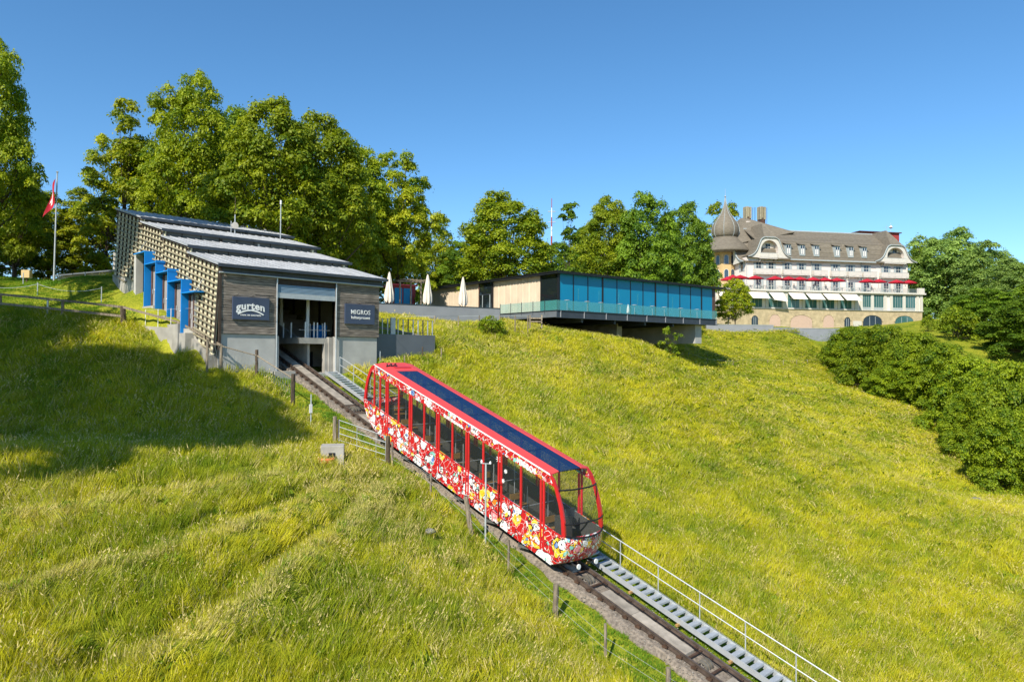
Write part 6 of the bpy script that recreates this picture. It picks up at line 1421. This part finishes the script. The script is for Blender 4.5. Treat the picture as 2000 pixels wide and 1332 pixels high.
# ------------------------------------------------------------------ grass
def tuft(name, nb, hgt, rad, wid, m, seed, lean=.35, seedh=0.):
    r = np.random.default_rng(seed); vs = []; fs = []; tn = []
    for i in range(nb):
        a, q = r.uniform(0, 6.28), rad*math.sqrt(r.random()); x, y = q*math.cos(a), q*math.sin(a); h = hgt*r.uniform(.5, 1.15); b_ = r.uniform(0, 6.28); w_ = wid*r.uniform(.7, 1.3)
        dx, dy = math.cos(b_)*w_, math.sin(b_)*w_; l1 = lean*h*r.uniform(.1, 1); la = r.uniform(-1.2, 1.2); lx, ly = math.cos(la)*l1, math.sin(la)*l1
        o = len(vs); vs += [(x-dx, y-dy, -.03), (x+dx, y+dy, -.03), (x+lx*.35+dx*.7, y+ly*.35+dy*.7, h*.55), (x+lx*.35-dx*.7, y+ly*.35-dy*.7, h*.55), (x+lx, y+ly, h)]
        fs += [(o, o+1, o+2, o+3), (o+3, o+2, o+4)]; t_ = r.uniform(0, .55) if r.random() > seedh else 1.; tn += [t_]*5
        if r.random() < seedh:
            o = len(vs); hx, hy = x+lx, y+ly; s_ = .018; vs += [(hx-s_, hy, h*.9), (hx+s_, hy, h*.92), (hx+lx*.3, hy+ly*.3, h*1.12)]; fs += [(o, o+1, o+2)]; tn += [1.1]*3
    me = bpy.data.meshes.new(name); me.from_pydata(vs, [], fs); me.update(); at = me.attributes.new('tone', 'FLOAT', 'POINT'); at.data.foreach_set('value', np.array(tn, np.float32)); me.materials.append(M[m]); return me
def scatter(name, co, rot, sc, tint, dry, idx, meshes, label):
    col = bpy.data.collections.new(name+'_blades')
    for k, me in enumerate(meshes): o = bpy.data.objects.new('%s_tuft_%d' % (name, k), me); col.objects.link(o)
    me = bpy.data.meshes.new(name); me.vertices.add(len(co)); me.vertices.foreach_set('co', co.astype(np.float32).ravel())
    for nm, v, ty, key in (('rot', rot, 'FLOAT_VECTOR', 'vector'), ('sc', sc, 'FLOAT_VECTOR', 'vector'), ('tint', tint, 'FLOAT', 'value'), ('dry', dry, 'FLOAT', 'value')):
        a = me.attributes.new(nm, ty, 'POINT'); a.data.foreach_set(key, v.astype(np.float32).ravel())
    a = me.attributes.new('idx', 'INT', 'POINT'); a.data.foreach_set('value', idx.astype(np.int32))
    o = link(me, name, kind='stuff', label=label, cat='grass')
    g = bpy.data.node_groups.new(name+'_nodes', 'GeometryNodeTree'); g.interface.new_socket('Geometry', in_out='INPUT', socket_type='NodeSocketGeometry'); g.interface.new_socket('Geometry', in_out='OUTPUT', socket_type='NodeSocketGeometry')
    N = g.nodes.new; L = g.links.new; gi = N('NodeGroupInput'); go = N('NodeGroupOutput'); ip = N('GeometryNodeInstanceOnPoints'); ci = N('GeometryNodeCollectionInfo')
    ci.inputs['Collection'].default_value = col; ci.inputs['Separate Children'].default_value = True; ci.inputs['Reset Children'].default_value = True; ip.inputs['Pick Instance'].default_value = True
    def na(nm, ty): q = N('GeometryNodeInputNamedAttribute'); q.data_type = ty; q.inputs['Name'].default_value = nm; return q.outputs[0]
    L(gi.outputs[0], ip.inputs['Points']); L(ci.outputs[0], ip.inputs['Instance']); L(na('idx', 'INT'), ip.inputs['Instance Index']); L(na('rot', 'FLOAT_VECTOR'), ip.inputs['Rotation']); L(na('sc', 'FLOAT_VECTOR'), ip.inputs['Scale'])
    L(ip.outputs[0], go.inputs[0]); md = o.modifiers.new('scatter', 'NODES'); md.node_group = g; return o
def grow():
    r = np.random.default_rng(5); X = []; 
    for r0, r1, dens in ((9, 26, 34), (26, 42, 22), (42, 62, 13), (62, 90, 8), (90, 125, 5), (125, 170, 1.5)):
        n = int(.5*(r1**2-r0**2)*2*.86*dens); rr = np.sqrt(r.uniform(r0**2, r1**2, n)); th = r.uniform(-.86, .86, n); X.append(np.c_[rr*np.sin(th), rr*np.cos(th), rr])
    X = np.concatenate(X); x, y, rr = X.T; n, t = toNT(x, y)
    bad = ((n > -.98-.14*sstep(14, 2, t)+.07*np.sin(t*3.1)+.05*np.sin(t*7.7))*(n < 1.05)*(t < 26)) | ((n > -5.9)*(n < 5.5)*(t > 25.2)*(t < 44)) | ((n > -6.6)*(n < -5)*(t > 27.5)*(t < 40)) | ((n > 5)*(n < 10.6)*(t > 25.9)*(t < 34))
    def infr(fr, x0, x1, y0, y1):
        fx, fy, a = FR[fr]; c, s = math.cos(a), math.sin(a); u = (x-fx)*c+(y-fy)*s; v = -(x-fx)*s+(y-fy)*c; return (u > x0)*(u < x1)*(v > y0)*(v < y1)
    bad |= infr('h', -12, 42, -14, 20) | infr('t', -8, WL+.2, 0, 30) | infr('l', -.5, LL+1, -.2, 7) | infr('b', -.55, .45, -.45, .45) | infr('p', 1.5, 24, 5, 22)
    for bxp, byp, bY, br in ((905, 1075, 24.5, .9), (850, 1020, 26, .45), (590, 1010, 24.5, .3), (1540, 860, 58, .8), (1590, 905, 52, .8), (1890, 950, 56, 1.2)):
        q = at_y(bxp, byp, bY); bad |= (((x-q[0])/1.5)**2+(y-q[1])**2 < br**2*(1+.5*fbm(x, y, .7, 3)))*(r.random(len(x)) < .8)
    k = ~bad; x, y, rr, n, t = x[k], y[k], rr[k], n[k], t[k]; z = H(x, y)
    e = .3; zx = (H(x+e, y)-H(x-e, y))/(2*e); zy = (H(x, y+e)-H(x, y-e))/(2*e)
    strip = (n > -2.7+.25*fbm(x, y, 1.2, 9))*(n < 3.0)*(t < 26)
    lawn = (n < -4.5)*(((t > 31)*(y > 45.2)) | ((t > 28)*(n > -9)*(((x-KA[0])*-math.sin(KANG)+(y-KA[1])*math.cos(KANG)) > .1))) | (rr > 118)
    short = strip | lawn
    d, sg = ridge_d(x, y); ridge = np.exp(-(d/.42)**2)
    patch = fbm(x, y, 3.2, 4); big = fbm(x, y, 11, 6); fine = fbm(x, y, .8, 7)
    right = (n > 3)
    crest = np.exp(-((n+5.5)/2.2)**2)*(t > -2)*(t < 14)
    dry = np.clip(.12+.42*patch+.30*fine+.26*big+.8*ridge+.35*crest+.16*right+r.normal(0, .13, len(x)), 0, 1); dry = np.where(short, dry*.25, dry)
    tint = np.clip(.5+.6*fbm(x, y, 1.7, 3)+.2*big+.12*right+r.normal(0, .18, len(x)), 0, 1)
    lod = np.clip(rr/26, 1, 3.4)
    hs = r.uniform(.45, 1.35, len(x))*(1-.45*ridge)*(1-.25*np.clip(patch, 0, 1)*right)*np.clip(1.0-.35*(rr-40)/50, .55, 1); sxy = lod*r.uniform(.85, 1.2, len(x))
    lay = np.clip(.25+.35*fine+.3*patch, 0, .9)
    mean = .9*np.sin(x*.12+y*.05)+.5*fbm(x, y, 7, 8)
    rz = mean+r.normal(0, 1.5, len(x))
    tilt = .10+.5*lay*r.random(len(x))
    # tilt along the lean direction and with the slope
    rot = np.c_[np.arctan(zy)*.35+tilt*.35*np.sin(rz*2), tilt-np.arctan(zx)*.35, rz]
    sc = np.c_[sxy, sxy, hs*np.where(short, .55, 1)]
    idx = r.integers(0, 5, len(x)); m_ = ~short; pr_ = r.random(len(x)); ps = .006+.018*(~right)+.07*crest+.05*ridge; idx = np.where(pr_ < ps, r.integers(5, 7, len(x)), np.where(pr_ > .93, 7, idx)); idx = np.where(short, idx % 5, idx); dry = np.where((idx == 5) | (idx == 6), 1., np.where(idx == 7, 0, dry)); tint = np.where(idx == 7, 0, tint); sc[idx == 7, 2] = 1
    scatter('meadow_grass', np.c_[x, y, z][m_], rot[m_], sc[m_], tint[m_], dry[m_], idx[m_], [tuft('m%d' % i, 34, .40, .26, .0055+.001*i, 'grass', 60+i, .45, .02 if i < 3 else .14) for i in range(5)]+[tuft('m5', 12, .62, .30, .004, 'grass', 71, .35, .9), tuft('m6', 16, .52, .34, .004, 'grass', 72, .6, .8), tuft('m7', 22, .20, .22, .028, 'grass', 73, .9, 0)], 'long yellow-green meadow grass with dry seed heads')
    scatter('mown_grass', np.c_[x, y, z][short], rot[short]*.5, sc[short], tint[short], dry[short], idx[short], [tuft('s%d' % i, 38, .15, .24, .008, 'lush', 80+i, .5, 0) for i in range(5)], 'short fresh green grass along the track and on the lawn')
grow()
def stones():
    r = np.random.default_rng(12); N_ = 2600; t = r.uniform(-13, 25, N_); sd_ = r.random(N_) < .72; n = np.where(sd_, -.58-r.random(N_)**1.3*.55, .58+r.random(N_)*.5); n = np.where(r.random(N_) < .12, r.uniform(-.45, .45, N_), n)
    v = []; f = []
    for a, b_ in zip(n, t):
        s_ = random.uniform(.012, .038); z = ztr(b_)-(.20 if a > -.8 else .20+.16*(-a-.8)/.35)+s_*.3; x, y = NT(a, b_); o = len(v); j = [random.uniform(.6, 1.3)*s_ for _ in range(6)]
        v += [(x-j[0], y, z), (x+j[1], y, z), (x, y-j[2], z), (x, y+j[3], z), (x, y, z-j[4]*.6), (x, y, z+j[5]*.7)]
        f += [(o, o+2, o+5), (o+2, o+1, o+5), (o+1, o+3, o+5), (o+3, o, o+5), (o+2, o, o+4), (o+1, o+2, o+4), (o+3, o+1, o+4), (o, o+3, o+4)]
    b = B(); b.v = v; b.f = f; place('track_gravel', 'rock2', b, 'loose pale ballast stones scattered beside the rails', 'gravel', kind='stuff')
M['rock2'] = mat('ballast', (.30, .27, .23), .9, var=.5, scale=60)
stones()
def flowers():
    r = np.random.default_rng(21); N_ = 1500; rr = r.uniform(11, 48, N_); th = r.uniform(-.8, .8, N_); x, y = rr*np.sin(th), rr*np.cos(th); n, t = toNT(x, y)
    k = ((n < -3) | (n > 3.4))*(t < 24)*(fbm(x, y, 3, 2) > .05); x, y = x[k], y[k]; z = H(x, y); v = []; f = []
    for a, b_, c in zip(x, y, z):
        s_ = random.uniform(.012, .024); h = random.uniform(.22, .42); o = len(v); v += [(a-s_, b_, c+h), (a, b_-s_, c+h), (a+s_, b_, c+h), (a, b_+s_, c+h), (a, b_, c+h+s_*.6), (a-.003, b_, c), (a+.003, b_, c)]
        f += [(o, o+1, o+4), (o+1, o+2, o+4), (o+2, o+3, o+4), (o+3, o, o+4), (o+3, o+2, o+1, o), (o+5, o+6, o+4)]
    b = B(); b.v = v; b.f = f; place('meadow_flowers', 'petal', b, 'tiny yellow flowers dotted through the long meadow grass', 'flowers', kind='stuff')
M['petal'] = mat('petal', (.75, .50, .03), .6, var=.3, scale=3)
flowers()
for o in list(bpy.data.objects):
    if '_off' in o: del o['_off']
